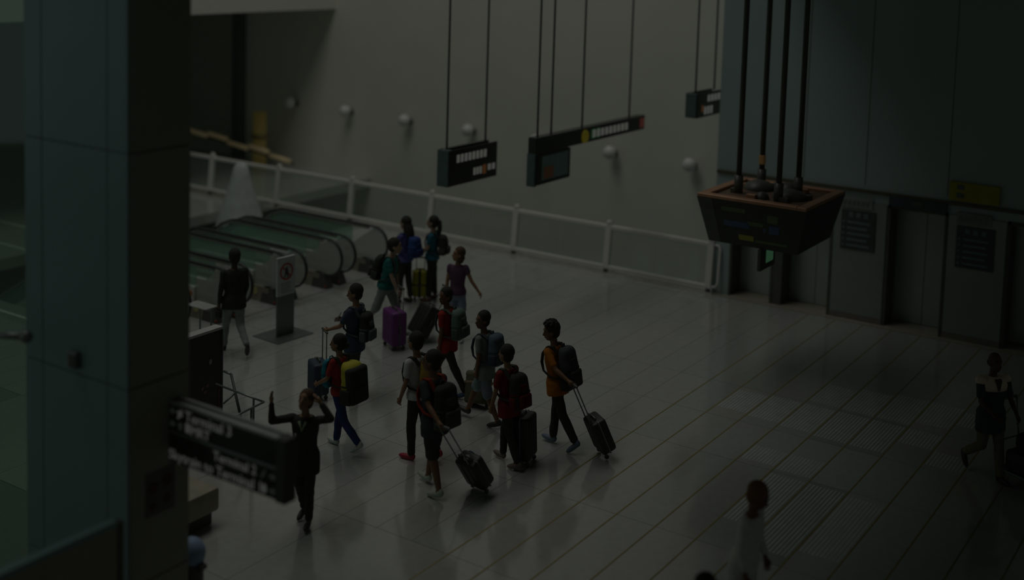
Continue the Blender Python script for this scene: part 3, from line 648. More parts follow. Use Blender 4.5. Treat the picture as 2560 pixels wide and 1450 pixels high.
    # ---- clothes
    if top:
        T = MB(); torso(T, .019, -.10-toplen, .56, .024)
        if toplen: T.loft([[U(((.165*Wd+.040)*math.cos(2*math.pi*k/20), (.12+.036)*math.sin(2*math.pi*k/20), z)) for k in range(20)] for z in (-.12-toplen, -.02)])
        for q in (-1, 1):
            sh, el, wr_, u, f = A[q]
            T.ell(sh+S((0, 0, -.005)), [e*s for e in (.066, .066, .062)])
            if sleeve <= 1: T.capsule(sh, sh.lerp(el, sleeve), .062*s, (.060 if sleeve < .8 else .052)*s)
            else: T.capsule(sh, el, .062*s, .053*s); T.capsule(el, el.lerp(wr_, sleeve-1), .052*s, .040*s)
        part('shirt' if sleeve < 1 else 'jacket', remesh(T, .0155*s, 3, .006*s, seed), top, root, True)
    if bottom:
        P = MB()
        rg = [[U(((rx*Wd+.014)*math.cos(2*math.pi*k/20), (ry+.014)*math.sin(2*math.pi*k/20), z)) for k in range(20)] for z, rx, ry in ((-.13, .125, .105), (-.05, .158, .117), (.05, .155, .113), (.09, .148, .105))]
        P.loft(rg)
        for q in (-1, 1):
            j = J[q]; fl = 1.0 if leg > .8 else 1.12
            if leg <= .5: P.capsule(j['hip'], j['hip'].lerp(j['knee'], leg*2), .098*s*Wd, .082*s*fl)
            else:
                P.capsule(j['hip'], j['knee'], .098*s*Wd, .072*s*fl); P.capsule(j['knee'], j['knee'].lerp(j['ank'], (leg-.5)*2), .071*s*fl, (.058 if leg > .8 else .07)*s)
        part('trousers' if leg > .8 else 'shorts', remesh(P, .0155*s, 3, .006*s, seed+50), bottom, root, True)
    for q in (-1, 1):
        j = J[q]; fd, fu = j['fd'], j['fu']; sx = fd.cross(fu).normalized(); M3 = Matrix((sx, fd, fu)).transposed()
        mb = MB(); mb.ell((j['heel']*.45+j['toe']*.55)+fu*(.036*s), [e*s for e in (.043, .132, .042)], M3, 14, 10).ell(j['heel']+fd*(.05*s)+fu*(.055*s), [e*s for e in (.038, .056, .058)], M3, 12, 8)
        o0 = j['heel']; mb.v = [tuple(Vector(p)+fu*max(0, -(Vector(p)-o0).dot(fu))) for p in mb.v]
        so = part('shoe', mb, shoe or blackm, root, True)
    # ---- hair
    Hh = MB()
    Hh.ell(Hp((0, -.034, .044)), [e*HS for e in (.090, .104, .104)], Hm, 18, 12).ell(Hp((0, -.045, -.01)), [e*HS for e in (.083, .074, .092)], Hm, 16, 10)
    if hair == 'bald': Hh = MB().ell(Hp((0, -.035, -.01)), [e*HS for e in (.078, .072, .06)], Hm, 16, 10)
    if hair == 'long':
        Hh.tube([Hp((0, -.04, .06)), Hp((0, -.075, -.06)), Hp((0, -.10, -.18)), Hp((0, -.115, -.32)), Hp((0, -.12, -.40))], 0, 14, [.06*HS, .095*HS, .10*HS, .085*HS, .03*HS])
    if hair == 'pony':
        Hh.tube([Hp((0, -.10, .06)), Hp((0, -.145, .03)), Hp((0, -.15, -.1)), Hp((0, -.14, -.24)), Hp((0, -.13, -.34))], 0, 10, [.03*HS, .042*HS, .045*HS, .035*HS, .012*HS])
    if hair == 'bun': Hh.ell(Hp((0, -.125, -.02)), [e*HS for e in (.05, .045, .05)], Hm, 12, 8)
    if hair == 'bob': Hh.tube([Hp((0, -.03, .06)), Hp((0, -.05, -.06)), Hp((0, -.06, -.14))], 0, 14, [.06*HS, .088*HS, .05*HS])
    if hair == 'curly':
        for k in range(26):
            a_, b_ = k*2.4, .2+.9*((k*7) % 10)/10
            Hh.ell(Hp((.078*math.cos(a_)*math.sin(b_+.3), -.02+.085*math.sin(a_)*math.sin(b_+.3), .05+.09*math.cos(b_))), [.024*HS]*3, None, 7, 5)
    part('hair', Hh, hairm, root, True)
    root['_s'] = s
    info = dict(root=root, s=s, U=U, Ud=Ud, A=A, le=le, M=Matrix.Translation(root.location)@Matrix.Rotation(root.rotation_euler.z, 4, 'Z'), Wd=Wd)
    del root['_s']
    return info
def world(info, v): return info['M']@Vector(v)
def hand(info, sd): sh, el, wr_, u, f = info['A'][sd]; return world(info, wr_+f*(.085*info['s']))

def backpack(info, label, m, m2, hgt=.46, wid=.30, dep=.20, z0=.06, front=False, straps=True, tall=0.0, pocket=True, trim=None, backpanel=None):
    """a worn rucksack: thing with its own base, straps over the wearer's shoulders"""
    s = info['s']; U = info['U']; sg_ = 1 if front else -1
    y0 = (.135)*sg_; base_l = U((0, y0, z0)); bw = world(info, base_l)
    o = thing('backpack', label, 'backpack', bw, info['root'].rotation_euler.z, 'backpacks worn by the travellers')
    def Lp(v): return U(v)-base_l
    def rb(a, b, r, seg=3):
        mb = MB().rbox(a, b, r, seg); mb.v = [tuple(Lp(p)) for p in mb.v]; return mb
    y1 = y0+dep*sg_
    ya, yb = min(y0, y1), max(y0, y1)
    body = MB(); ring = []
    for (t, fw_, fd_) in ((0, .80, .75), (.06, .97, .97), (.35, 1, 1.04), (.65, .96, .96), (.86, .92, .90), (.95, .80, .78), (1.0, .58, .56)):
        z = z0+(hgt+tall)*t; hw_, dd = wid/2*fw_, dep*fd_
        rg = []
        for k in range(20):
            a_ = 2*math.pi*k/20; ca, sa = math.cos(a_), math.sin(a_)
            ex_ = abs(ca)**.6*(1 if ca >= 0 else -1); ey = abs(sa)**.6*(1 if sa >= 0 else -1)
            rg.append(Lp((hw_*ex_, y0+sg_*(dd/2)+dd/2*ey, z)))
        ring.append(rg)
    body.loft(ring); bb = part('bag_body', remesh(body, .019, 4, .007, int(wid*1000+hgt*100)), m, o, True)
    if pocket:
        part('front_pocket', rb((-wid*.36, min(y1-.02*sg_, y1+.05*sg_), z0+.04), (wid*.36, max(y1-.02*sg_, y1+.045*sg_), z0+hgt*.46), .045), m2, bb, True)
        part('upper_pocket', rb((-wid*.24, min(y1-.06*sg_, y1+.006*sg_), z0+hgt*.52), (wid*.24, max(y1-.06*sg_, y1+.006*sg_), z0+hgt*.74), .032), m2, bb, True)
        part('side_pocket', rb((wid*.44, ya+.03, z0+.03), (wid*.56, yb-.03, z0+hgt*.4), .02), m2, bb, True); part('side_pocket', rb((-wid*.56, ya+.03, z0+.03), (-wid*.44, yb-.03, z0+hgt*.4), .02), m2, bb, True)
    for zz in (.47,):
        rgs = []
        for dz_ in (-.012, .012):
            t = zz+dz_/hgt; hw_, dd = wid/2*1.035, dep*1.06
            rgs.append([Lp((hw_*abs(math.cos(a_))**.6*(1 if math.cos(a_) >= 0 else -1), y0+sg_*(dep/2)+dd/2*abs(math.sin(a_))**.6*(1 if math.sin(a_) >= 0 else -1), z0+hgt*t)) for a_ in [2*math.pi*k/20 for k in range(20)]])
        part('compression_strap', MB().loft(rgs), m2, o)
    if backpanel: part('back_panel', rb((-wid*.5, min(y1-.14*sg_, y1+.03*sg_), z0+.02), (wid*.5, max(y1-.14*sg_, y1+.03*sg_), z0+hgt*.9), .06), backpanel, o, True)
    part('grab_loop', MB().tube([Lp((-.04, y0+.03*sg_, z0+hgt+tall-.03)), Lp((-.03, y0+.03*sg_, z0+hgt+tall+.035)), Lp((.03, y0+.03*sg_, z0+hgt+tall+.035)), Lp((.04, y0+.03*sg_, z0+hgt+tall-.03))], .010*s, 6), m2, o, True)
    if straps:
        for q in (-1, 1):
            pts = [(.10*q, y0, z0+hgt*.86), (.115*q, -.10*sg_*-1*0+sg_*.06, .555), (.118*q, -sg_*.03, .56), (.122*q, -sg_*.115, .47), (.135*q, -sg_*.142, .34), (.165*q, -sg_*.11, .22), (.185*q, -sg_*.0, .14), (.15*q, y0, .10)]
            mb = MB(); n = len(pts); ring = []
            for i, p in enumerate(pts):
                t = (Vector(pts[min(i+1, n-1)])-Vector(pts[max(i-1, 0)])).normalized(); ax = Vector((1, 0, 0)); ax = (ax-t*ax.dot(t)).normalized(); nn = t.cross(ax)
                hw_ = .030 if i < n-3 else .015
                ring.append([Lp(Vector(p)+ax*a+nn*b) for a, b in ((-hw_, -.009), (hw_, -.009), (hw_, .009), (-hw_, .009))])
            mb.loft(ring); part('strap', mb, trim or m2, o, True, R(40))
    return o
def suitcase(label, base, phi, tilt, w, d, h, m, ribs=5, handle=.45, band=None, wheels4=True, accent=None, hmat=None, group=None, grip_to=None):
    """base: ground point between the wheels; phi: image bearing the telescopic handle leans to; tilt degrees"""
    o = thing('suitcase', label, 'suitcase', base, 0, group or 'suitcases rolled along by the travellers')
    fw = img_dir(phi); o.rotation_euler = (0, 0, math.atan2(-fw.x, fw.y))
    t = R(tilt); wr_ = .03
    Mx = Matrix.Rotation(-t, 4, 'X'); piv = Vector((0, d/2-.02 if tilt > 3 else 0, wr_))
    def X(mb): return mb.xf(Matrix.Translation(Vector((0, 0, wr_)))@Mx@Matrix.Translation((0, -piv.y if tilt > 3 else 0, -wr_)))
    z0 = .075
    sl = part('shell', X(MB().rbox((-w/2, -d/2, z0), (w/2, d/2, h), .045, 3)), m, o, True, R(50))
    for k in range(ribs):
        x = -w/2+w*(k+1)/(ribs+1)
        for y in (-1, 1): part('rib', X(MB().rbox((x-w*.045, y*(d/2)-.007, z0+.05), (x+w*.045, y*(d/2)+.007, h-.05), .006, 1)), m, sl)
    part('zip_band', X(MB().rbox((-w/2-.004, -.012, z0-.004), (w/2+.004, .012, h+.004), .045, 3)), accent or darkm, o, True, R(50))
    part('carry_handle', X(MB().tube([(-.09, 0, h-.005), (-.08, 0, h+.03), (.08, 0, h+.03), (.09, 0, h-.005)], .012, 8)), accent or darkm, o, True)
    part('side_handle', X(MB().tube([(w/2, 0, h*.45), (w/2+.03, 0, h*.48), (w/2+.03, 0, h*.62), (w/2, 0, h*.65)], .011, 8)), accent or darkm, o, True)
    hm = hmat or steel; hx = min(.11, w*.28); yy = d/2-.035
    for x in (-hx, hx): part('handle_tube', X(MB().tube([(x, yy, h-.02), (x, yy, h+handle)], .009, 8)), hm, o, True)
    part('handle_grip', X(MB().rbox((-hx-.03, yy-.018, h+handle), (hx+.03, yy+.018, h+handle+.03), .012)), blackm, o, True)
    for x in (-1, 1):
        for y in ((-1, 1) if wheels4 else (1,)):
            fk = part('wheel_fork', X(MB().rbox((x*(w/2-.05)-.018, y*(d/2-.045)-.016, wr_), (x*(w/2-.05)+.018, y*(d/2-.045)+.016, z0+.01), .006, 1)), darkm, o)
            part('wheel', X(MB().tube([(x*(w/2-.05)-.012, y*(d/2-.045), wr_), (x*(w/2-.05)+.012, y*(d/2-.045), wr_)], wr_, 14)), blackm, fk, True, R(40))
    if band:
        part('strap', X(MB().rbox((-.03, -d/2-.012, z0-.012), (.03, d/2+.012, h+.012), .02, 1)), band, o); part('strap', X(MB().rbox((-w/2-.012, -d/2-.012, h*.52), (w/2+.012, d/2+.012, h*.56), .02, 1)), band, o)
        part('buckle', X(MB().rbox((-.045, -d/2-.022, h*.50), (.045, -d/2-.005, h*.58), .006, 1)), darkm, o)
    Mw = Matrix.Translation(o.location)@Matrix.Rotation(o.rotation_euler.z, 4, 'Z')
    return o, Mw@(Matrix.Translation(Vector((0, 0, wr_)))@Mx@Matrix.Translation((0, -piv.y if tilt > 3 else 0, -wr_))@Vector((0, yy, h+handle+.015))), X

blk = cloth('black', (.046, .05, .04)); blk2 = cloth('charcoal', (.075, .08, .068)); grey = cloth('grey', (.26, .29, .27)); navy = cloth('navy', (.06, .08, .12))
whitec = cloth('white', (.55, .56, .56)); shoew = mat('shoe_white', (.45, .50, .46), .6); shoeb = mat('shoe_black', (.05, .05, .045), .5); shoer = mat('shoe_red', (.35, .03, .06), .6); shoeblue = mat('shoe_blue', (.06, .11, .2), .6)
down = ((.10, .0, -1), (.02, .22, -1))

# man in black jacket walking towards the escalators
p1 = person('man in black jacket and grey trousers walking towards the escalators', gz(584, 880), 122, 1.79, lL=(14, 4, 0, 2), lR=(-10, 42, -62, 0), aL=((.2, -.12, -1), (.1, .05, -1)), aR=((.15, .1, -1), (-.1, .3, -1)), build=1.08, skin='dark', top=blk, sleeve=1.9, bottom=grey, shoe=shoeb, toplen=.02, seed=3)
# two women standing by the fence
p2 = person('woman with long dark hair, violet top and wide black trousers standing', gz(1010, 757), 150, 1.70, lL=(5, 3, 0, 2), lR=(-4, 3, 0, 2), aL=((.12, .2, -1), (-.1, .8, -.6)), aR=((.15, .0, -1), (.05, .3, -1)), skin='light', top=cloth('violet', (.10, .11, .30)), sleeve=.5, bottom=blk, leg=.9, hair='long', shoe=shoeb, build=.98, seed=4)
backpack(p2, 'deep blue rucksack on the woman with long dark hair', cloth('blue', (.035, .07, .22)), cloth('blue_dark', (.025, .05, .15)), hgt=.44, wid=.32, dep=.22)
p3 = person('woman with dark ponytail and teal top standing by the yellow suitcase', gz(1078, 750), 172, 1.67, lL=(3, 2, 0, 2), lR=(-3, 2, 0, 2), aL=((.1, .25, -1), (-.2, .9, -.3)), aR=((.15, .1, -1), (0, .7, -.6)), skin='light', top=cloth('teal', (.035, .16, .22)), sleeve=.55, bottom=blk, leg=.92, hair='pony', shoe=mat('sandal_brown', (.2, .12, .08), .6), build=.92, seed=5)
backpack(p3, 'black rucksack on the woman with the ponytail', blk, blk2, hgt=.44, wid=.29, dep=.20)
# man in green tee with purple suitcase
p4 = person('man in green tee and grey shorts pulling the purple suitcase', gz(962, 835), -14, 1.80, lL=(24, 12, 0, 0), lR=(-20, 18, -28, 0), aR=((.10, .30, -1), (-.02, .45, -1)), aL=down, lean=12, skin='light', top=cloth('green', (.03, .17, .155)), sleeve=.6, bottom=grey, leg=.56, shoe=shoew, hy=5, seed=6)
backpack(p4, 'black rucksack on the man in the green tee', blk, blk2, hgt=.46, wid=.30, dep=.18)
# woman in purple top
p5 = person('woman in purple printed top holding one arm out sideways', gz(1140, 848), 262, 1.66, lL=(6, 4, 0, 3), lR=(-4, 2, 0, 2), aL=((.5, .1, -1), (.75, .05, -1)), aR=((.15, .05, -1), (.05, .15, -1)), skin='tan', top=cloth('purple', (.12, .065, .11)), sleeve=.3, bottom=cloth('pale_denim', (.25, .29, .38)), leg=.38, hair='bob', hairm=HAIRB, hy=-55, hp=8, build=.88, shoe=shoew, seed=7)
# boy in red with grey-green rucksack
p6 = person('boy in red shirt and black trousers striding past the olive bag', gz(1116, 985), 156, 1.70, lean=4, lL=(-24, 6, -22, 0), lR=(26, 6, 10, 0), aL=((.12, -.05, -1), (.0, .12, -1)), aR=((.1, .15, -1), (.0, .5, -1)), skin='brown', top=cloth('red', (.36, .04, .03)), sleeve=.6, bottom=blk, shoe=shoeblue, hy=68, build=.95, toplen=.05, seed=8)
backpack(p6, 'grey-green rucksack on the boy in the bright red shirt', cloth('sage', (.13, .19, .165)), cloth('dark_sage', (.085, .12, .105)), hgt=.50, wid=.35, dep=.19)
# man in navy shirt with phone
p7 = person('man in navy shirt holding a phone and a tall suitcase handle', gz(884, 993), 158, 1.75, lL=(-3, 3, -4, 0), lR=(5, 2, 0, 0), aL=((.1, .5, -.85), (-.15, 1, -.42)), aR=((.15, .35, -1), (-.1, 1, -.05)), skin='tan', top=navy, sleeve=.62, bottom=blk2, shoe=shoeb, hp=-8, hy=25, build=1.08, toplen=.06, seed=9)
backpack(p7, 'black and grey rucksack on the man in the navy shirt', blk, cloth('slate', (.11, .13, .14)), hgt=.48, wid=.30, dep=.17, z0=.0)
# girl with two bags
p8 = person('girl in red tee and blue leggings carrying two bags', gz(850, 1122), 148, 1.61, lean=5, lL=(-18, 28, -38, 0), lR=(12, 4, 4, 0), aR=((.15, .25, -1), (-.1, .9, -.4)), aL=((.15, .3, -1), (-.1, .8, -.5)), skin='tan', top=cloth('red2', (.34, .045, .04)), sleeve=.7, bottom=cloth('royal', (.03, .05, .15)), leg=.95, hair='bun', hy=25, shoe=shoew, build=.82, seed=10)
backpack(p8, 'large yellow and black rucksack on the girl in blue leggings', cloth('yellow', (.45, .42, .06)), blk, hgt=.66, wid=.42, dep=.25, z0=-.16, backpanel=blk)
backpack(p8, 'turquoise rucksack worn on the front by the girl in blue leggings', cloth('turq', (.03, .22, .30)), cloth('turq_d', (.02, .14, .2)), hgt=.44, wid=.30, dep=.15, front=True, straps=False, pocket=False)
# boy with white shirt and mustard rucksack
p9 = person('boy in white shirt and black trousers under a mustard rucksack', gz(1042, 1146), 146, 1.75, lean=5, lL=(6, 8, 0, 0), lR=(-10, 24, -26, 0), aL=((.15, .05, -1), (.05, .35, -1)), aR=down, skin='tan', top=whitec, sleeve=.6, bottom=blk, shoe=shoer, build=.98, seed=11)
backpack(p9, 'mustard and black rucksack on the boy in the white shirt', cloth('mustard', (.30, .19, .035)), blk2, hgt=.52, wid=.34, dep=.24, z0=0, trim=blk)
# boy in dark jersey and shorts
p10 = person('boy in dark jersey with red trim and black shorts pulling a suitcase', gz(1082, 1228), 140, 1.82, lean=5, lL=(-12, 6, -12, 3), lR=(16, 5, 6, 3), aL=((.30, -.70, -.85), (.15, -.85, -.55)), aR=((.15, .1, -1), (.05, .3, -1)), skin='brown', top=cloth('jersey', (.05, .055, .06)), sleeve=.68, bottom=blk, leg=.46, shoe=mat('shoe_pale', (.42, .48, .40), .6), build=1.0, hy=32, toplen=.06, seed=12)
backpack(p10, 'black rucksack with red piping on the boy in the dark jersey', blk, blk2, hgt=.58, wid=.37, dep=.18, z0=-.08, trim=cloth('red_trim', (.30, .05, .03)))
# boy in grey tee
p11 = person('boy in grey tee and denim shorts looking towards the camera', gz(1208, 1058), 152, 1.67, lean=4, lL=(-16, 10, -16, 0), lR=(26, 6, 14, 0), aL=((.12, -.1, -1), (.03, .12, -1)), aR=down, skin='brown', top=cloth('grey_tee', (.24, .28, .27)), sleeve=.62, bottom=cloth('denim', (.19, .24, .27)), leg=.48, shoe=shoeb, hy=62, build=.9, toplen=.06, seed=13)
backpack(p11, 'slate blue rucksack on the boy in the grey tee', cloth('slate_blue', (.10, .14, .17)), cloth('slate_dark', (.06, .085, .10)), hgt=.50, wid=.34, dep=.20)
# boy in dark red tee
p12 = person('boy in dark red tee and black trousers with a large suitcase behind', gz(1268, 1160), 140, 1.64, lean=6, lL=(-14, 10, -14, 0), lR=(18, 14, 4, 0), aL=((.18, .12, -1), (.05, .25, -1)), aR=down, skin='tan', top=cloth('dark_red', (.20, .025, .025)), sleeve=.62, bottom=blk, shoe=mat('shoe_sand', (.16, .13, .10), .6), hy=6, build=.98, toplen=.05, seed=14)
backpack(p12, 'black rucksack with red pocket on the boy in the dark red tee', blk, cloth('maroon', (.12, .02, .02)), hgt=.54, wid=.36, dep=.18, z0=-.05, trim=blk2)
# boy in orange
p13 = person('boy in orange tee and black trousers pulling the rightmost suitcase', gz(1388, 1116), 148, 1.76, lean=9, lL=(-20, 12, -42, 0), lR=(8, 4, 4, 0), aL=((.28, -.70, -.8), (.12, -.9, -.42)), aR=((.1, .0, -1), (.02, .12, -1)), skin='brown', top=cloth('orange', (.42, .15, .02)), sleeve=.72, bottom=blk, shoe=mat('shoe_grey_blue', (.14, .18, .24), .6), hair='curly', hp=-10, hy=36, build=.98, toplen=.03, seed=15)
backpack(p13, 'black and slate rucksack on the boy in the orange tee', cloth('black_slate', (.07, .075, .08)), blk, hgt=.62, wid=.38, dep=.18, z0=-.08)
# man with raised arms
p14 = person('man in black suit raising both arms beside the Terminal sign', gz(760, 1312), 258, 1.64, lL=(6, 4, 0, 0), lR=(-8, 14, -20, 0), aR=((.6, .5, -.02), (.08, -.1, 1)), aL=((.6, .35, .25), (-.6, -.1, .7)), skin='tan', hairm=HAIRB, top=blk, sleeve=1.85, bottom=blk, shoe=shoeb, hy=-8, hp=20, build=1.02, toplen=.11, seed=16, grip=.15)
part('collar', MB().tube([p14['U']((-.05, .10, .50)), p14['U']((0, .125, .38)), p14['U']((.05, .10, .50))], .018, 6), mat('collar_green', (.25, .32, .2), .6), p14['root'], True)
part('badge', MB().rbox(p14['U']((.07, .125, .30)), p14['U']((.10, .14, .34)), .004, 1), mat('badge_pale', (.4, .42, .42), .5), p14['root'])
# man with trolley on the right
p15 = person('man in two-tone polo and khaki trousers pushing a luggage trolley', gz(2466, 1194), 285, 1.76, lL=(14, 6, 0, 0), lR=(-2, 52, -52, 2), aL=((.15, .35, -1), (-.1, .8, -.7)), aR=((.15, .3, -1), (-.35, .9, -.6)), skin='dark', top=cloth('polo_navy', (.06, .065, .075)), sleeve=.7, bottom=cloth('khaki', (.20, .165, .10)), shoe=shoeb, hair='bald', build=1.12, toplen=.12, seed=17)
yoke = MB()
yoke.loft([[p15['U'](((rx)*math.cos(2*math.pi*k/20), ry*math.sin(2*math.pi*k/20), z)) for k in range(20)] for z, rx, ry in ((.37, .218, .143), (.44, .224, .138), (.505, .198, .118), (.55, .13, .09))])
for q_ in (-1, 1): yoke.ell(p15['A'][q_][0], (.074, .078, .07))
part('pale_yoke', yoke, cloth('cream', (.75, .60, .48)), p15['root'], True)
part('open_collar', MB().loft([[p15['U']((-.05, .132, .52)), p15['U']((.05, .132, .52)), p15['U']((.05, .10, .54)), p15['U']((-.05, .10, .54))], [p15['U']((-.015, .15, .38)), p15['U']((.015, .15, .38)), p15['U']((.015, .12, .38)), p15['U']((-.015, .12, .38))]]), blk2, p15['root'])
# man in white shirt, near right
p16 = person('man in white shirt seen from above at the lower right', gz(1850, 1612), 330, 1.72, lL=(8, 4, 0, 0), lR=(-8, 6, -8, 0), aL=((.12, .05, -1), (.0, .3, -1)), aR=((.14, -.05, -1), (.02, .2, -1)), skin='brown', top=cloth('white_shirt', (.72, .71, .68)), sleeve=1.75, bottom=blk2, hair='short', hairm=mat('hair_auburn', (.24, .12, .06), .75, spec=.15), hp=-22, lean=8, build=1.2, toplen=.1, shoe=shoeb, seed=18)
# only the crown of a head shows at the bottom edge
g17 = gz(1760, 1434, 1.66)
p17 = person('dark-haired person showing only a crown at the bottom edge', Vector((g17.x, g17.y, 0)), 200, 1.66, lL=(8, 4, 0, 0), lR=(-8, 6, -8, 0), skin='tan', top=blk2, bottom=blk, shoe=shoeb, seed=19)

# ------------------------------------------------------------------ luggage
blks = mat('case_black', (.036, .039, .032), .45); purp = mat('case_purple', (.16, .04, .19), .4); navyc = mat('case_navy', (.04, .06, .09), .5)
def pulled(label, base, hnd, *a, **k):
    d_ = hnd-base; hd_ = math.hypot(d_.x, d_.y); r2 = Vector((cy_, sy_, 0)); a2 = Vector((-sy_, cy_, 0))
    phi = math.degrees(math.atan2(d_.dot(a2), d_.dot(r2))); tl = math.degrees(math.atan2(hd_, d_.z-.03))
    return suitcase(label, base, phi, tl, *a, handle=math.hypot(hd_, d_.z-.03)-a[2]+.03-.015, **k)
pulled('black suitcase with steel stripe pulled by the boy in orange', gz(1503, 1140), hand(p13, -1), .36, .22, .56, blks, 3, wheels4=False, accent=steel)
so_, _, X_ = pulled('small black suitcase with blue round stickers on its top', gz(1196, 1230), hand(p10, -1), .34, .22, .54, blks, 2, wheels4=False)
part('sticker', X_(MB().tube([(.06, -.11, .46), (.06, -.122, .46)], .055, 14)), mat('sticker_blue', (.05, .09, .25), .5), so_); part('sticker', X_(MB().tube([(-.07, -.11, .47), (-.07, -.122, .47)], .035, 14)), mat('sticker_white', (.5, .52, .5), .5), so_)
part('sticker', X_(MB().tube([(.02, 0, .54), (.02, 0, .548)], .045, 14)), mat('sticker_white', (.5, .52, .5), .5), so_)
suitcase('tall black suitcase with violet-tinged top behind the boy in dark red', gz(1312, 1156), 160, 3, .38, .25, .66, blks, 4, handle=.18, accent=mat('case_violet', (.16, .15, .24), .3))
suitcase('large purple hard suitcase with ridged shell', gz(985, 868), 30, 0, .44, .28, .66, purp, 6, handle=.36, accent=darkm, hmat=mat('handle_pale', (.4, .42, .4), .4))
suitcase('bright yellow suitcase with black luggage straps', gz(1049, 749), 90, 0, .29, .22, .58, mat('case_yellow', (.38, .36, .02), .45), 2, handle=.22, band=blk, hmat=mat('handle_pale', (.4, .42, .4), .4))
suitcase('black leaning suitcase between the purple case and the boy in red', gz(1050, 852), 35, 32, .40, .26, .62, blks, 3, handle=.40, wheels4=False, accent=blk2)
h7 = hand(p7, -1); f7 = img_dir(25); suitcase('navy checked suitcase in front of the girl in blue leggings', Vector((h7.x, h7.y, 0))-f7*.09, 25, 0, .38, .25, .56, navyc, 4, handle=h7.z-.575)

# olive wheeled bag
b0 = gz(1192, 1018)
ob = thing('duffel_bag', 'olive and tan wheeled bag leaning behind the boy in grey', 'bag', b0, math.atan2(-img_dir(60).x, img_dir(60).y), 'suitcases rolled along by the travellers')
Mb = Matrix.Rotation(R(-20), 4, 'X')@Matrix.Rotation(R(-8), 4, 'Y'); olive = cloth('olive', (.10, .10, .065)); tan = cloth('tan', (.24, .19, .12))
part('bag_body', MB().rbox((-.17, -.14, .05), (.17, .14, .50), .05, 3).xf(Mb), olive, ob, True, R(50))
part('tan_band', MB().rbox((-.178, -.148, .33), (.178, .148, .38), .02, 2).xf(Mb), tan, ob); part('flap', MB().rbox((-.175, -.145, .42), (.175, .145, .53), .05, 3).xf(Mb), cloth('olive_light', (.17, .165, .12)), ob, True, R(50))
part('grab_handle', MB().tube([(-.1, 0, .52), (-.08, 0, .58), (.08, 0, .58), (.1, 0, .52)], .014, 8).xf(Mb), blk2, ob, True)
for x in (-.12, .12): part('wheel', MB().tube([(x-.012, .09, .035), (x+.012, .09, .035)], .035, 12), blackm, ob, True)
for x in (-.08, .08): part('handle_tube', MB().tube([(x, .12, .48), (x, .12, .86)], .008, 8).xf(Mb), steel, ob, True)
part('handle_grip', MB().rbox((-.11, .10, .86), (.11, .14, .89), .01).xf(Mb), blackm, ob)
# phone, bottle, small bag, luggage trolley
hp_ = hand(p7, 1)
ph = thing('phone', 'pale mobile phone held up by the man in navy', 'phone', hp_, math.atan2(-img_dir(180).x, img_dir(180).y))
part('case', MB().rbox((-.037, -.006, -.02), (.037, .006, .13), .006).xf(Matrix.Rotation(R(25), 4, 'X')), mat('phone_pale', (.35, .4, .42), .3), ph); part('screen', MB().box((-.032, .006, -.01), (.032, .008, .12)).xf(Matrix.Rotation(R(25), 4, 'X')), blackm, ph)
hb_ = hand(p11, -1)
wb = thing('water_bottle', 'clear plastic water bottle carried by the boy in grey', 'bottle', hb_-Vector((0, 0, .2)))
part('bottle', MB().tube([(0, 0, z) for z in (0, .005, .13, .16, .175, .20)], 0, 14, [.028, .033, .033, .02, .013, .013]), glassmat('bottle_plastic', (.7, .86, .84), .12, (.4, .5, .5), .25), wb, True); part('cap', MB().tube([(0, 0, .2), (0, 0, .217)], .015, 12), mat('cap_blue', (.1, .25, .3), .5), wb, True)
hd = hand(p1, -1)
sb = thing('pouch', 'small black pouch dangling from the hand of the man in the black jacket', 'bag', hd-Vector((0, 0, .16)))
part('pouch_body', MB().rbox((-.06, -.03, 0), (.06, .03, .13), .02), blk, sb, True, R(50)); part('wrist_strap', MB().tube([(-.03, 0, .12), (-.02, 0, .19), (.02, 0, .19), (.03, 0, .12)], .006, 6), blk, sb, True)
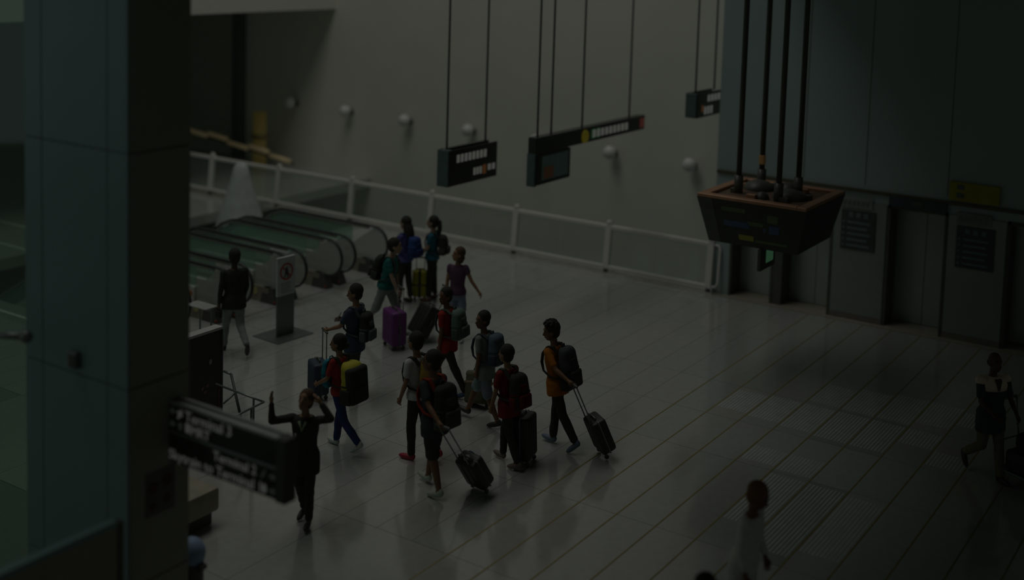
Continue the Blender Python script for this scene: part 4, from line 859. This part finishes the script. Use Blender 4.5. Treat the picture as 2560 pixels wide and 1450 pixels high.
t0 = gz(2592, 1222); fwd = img_dir(300)
tr = thing('luggage_trolley', 'grey metal luggage trolley at the right edge of the hall', 'trolley', t0, math.atan2(-fwd.x, fwd.y))
part('deck', MB().rbox((-.28, -.45, .16), (.28, .45, .19), .01), steel, tr)
for x in (-.24, .24):
    part('upright', MB().tube([(x, -.45, .17), (x, -.52, .6), (x, -.58, 1.02)], .016, 8), steel, tr, True)
    for y in (-.38, .38):
        part('wheel', MB().tube([(x-.02, y, .075), (x+.02, y, .075)], .075, 14), mat('wheel_grey', (.25, .26, .25), .5), tr, True, R(40)); part('fork', MB().box((x-.025, y-.02, .07), (x+.025, y+.02, .17)), steel, tr)
part('push_bar', MB().tube([(-.24, -.58, 1.02), (.24, -.58, 1.02)], .018, 8), blackm, tr, True); part('cross_bar', MB().tube([(-.24, -.5, .5), (.24, -.5, .5)], .012, 8), steel, tr, True)
o1 = thing('trolley_case', 'black soft suitcase lying on the luggage trolley', 'suitcase', Matrix.Translation(t0)@Matrix.Rotation(tr.rotation_euler.z, 4, 'Z')@Vector((0, .05, .19)), tr.rotation_euler.z)
part('shell', MB().rbox((-.26, -.38, 0), (.26, .36, .28), .05, 3), blks, o1, True, R(50)); part('handle', MB().tube([(-.08, -.38, .14), (-.07, -.42, .14), (.07, -.42, .14), (.08, -.38, .14)], .012, 8), blk2, o1, True)
o2 = thing('holdall', 'brown and amber holdall on top of the trolley suitcase', 'bag', Matrix.Translation(t0)@Matrix.Rotation(tr.rotation_euler.z, 4, 'Z')@Vector((0, .05, .47)), tr.rotation_euler.z)
part('bag_body', MB().rbox((-.24, -.28, 0), (.24, .28, .26), .09, 3), blk, o2, True, R(50)); part('amber_panel', MB().rbox((-.1, -.295, .1), (.1, -.27, .2), .02), mat('amber_cloth', (.32, .16, .05), .7), o2); part('grab_handle', MB().tube([(-.1, -.1, .25), (-.08, -.1, .34), (.08, -.1, .34), (.1, -.1, .25)], .014, 8), mat('amber_cloth', (.32, .16, .05), .7), o2, True)
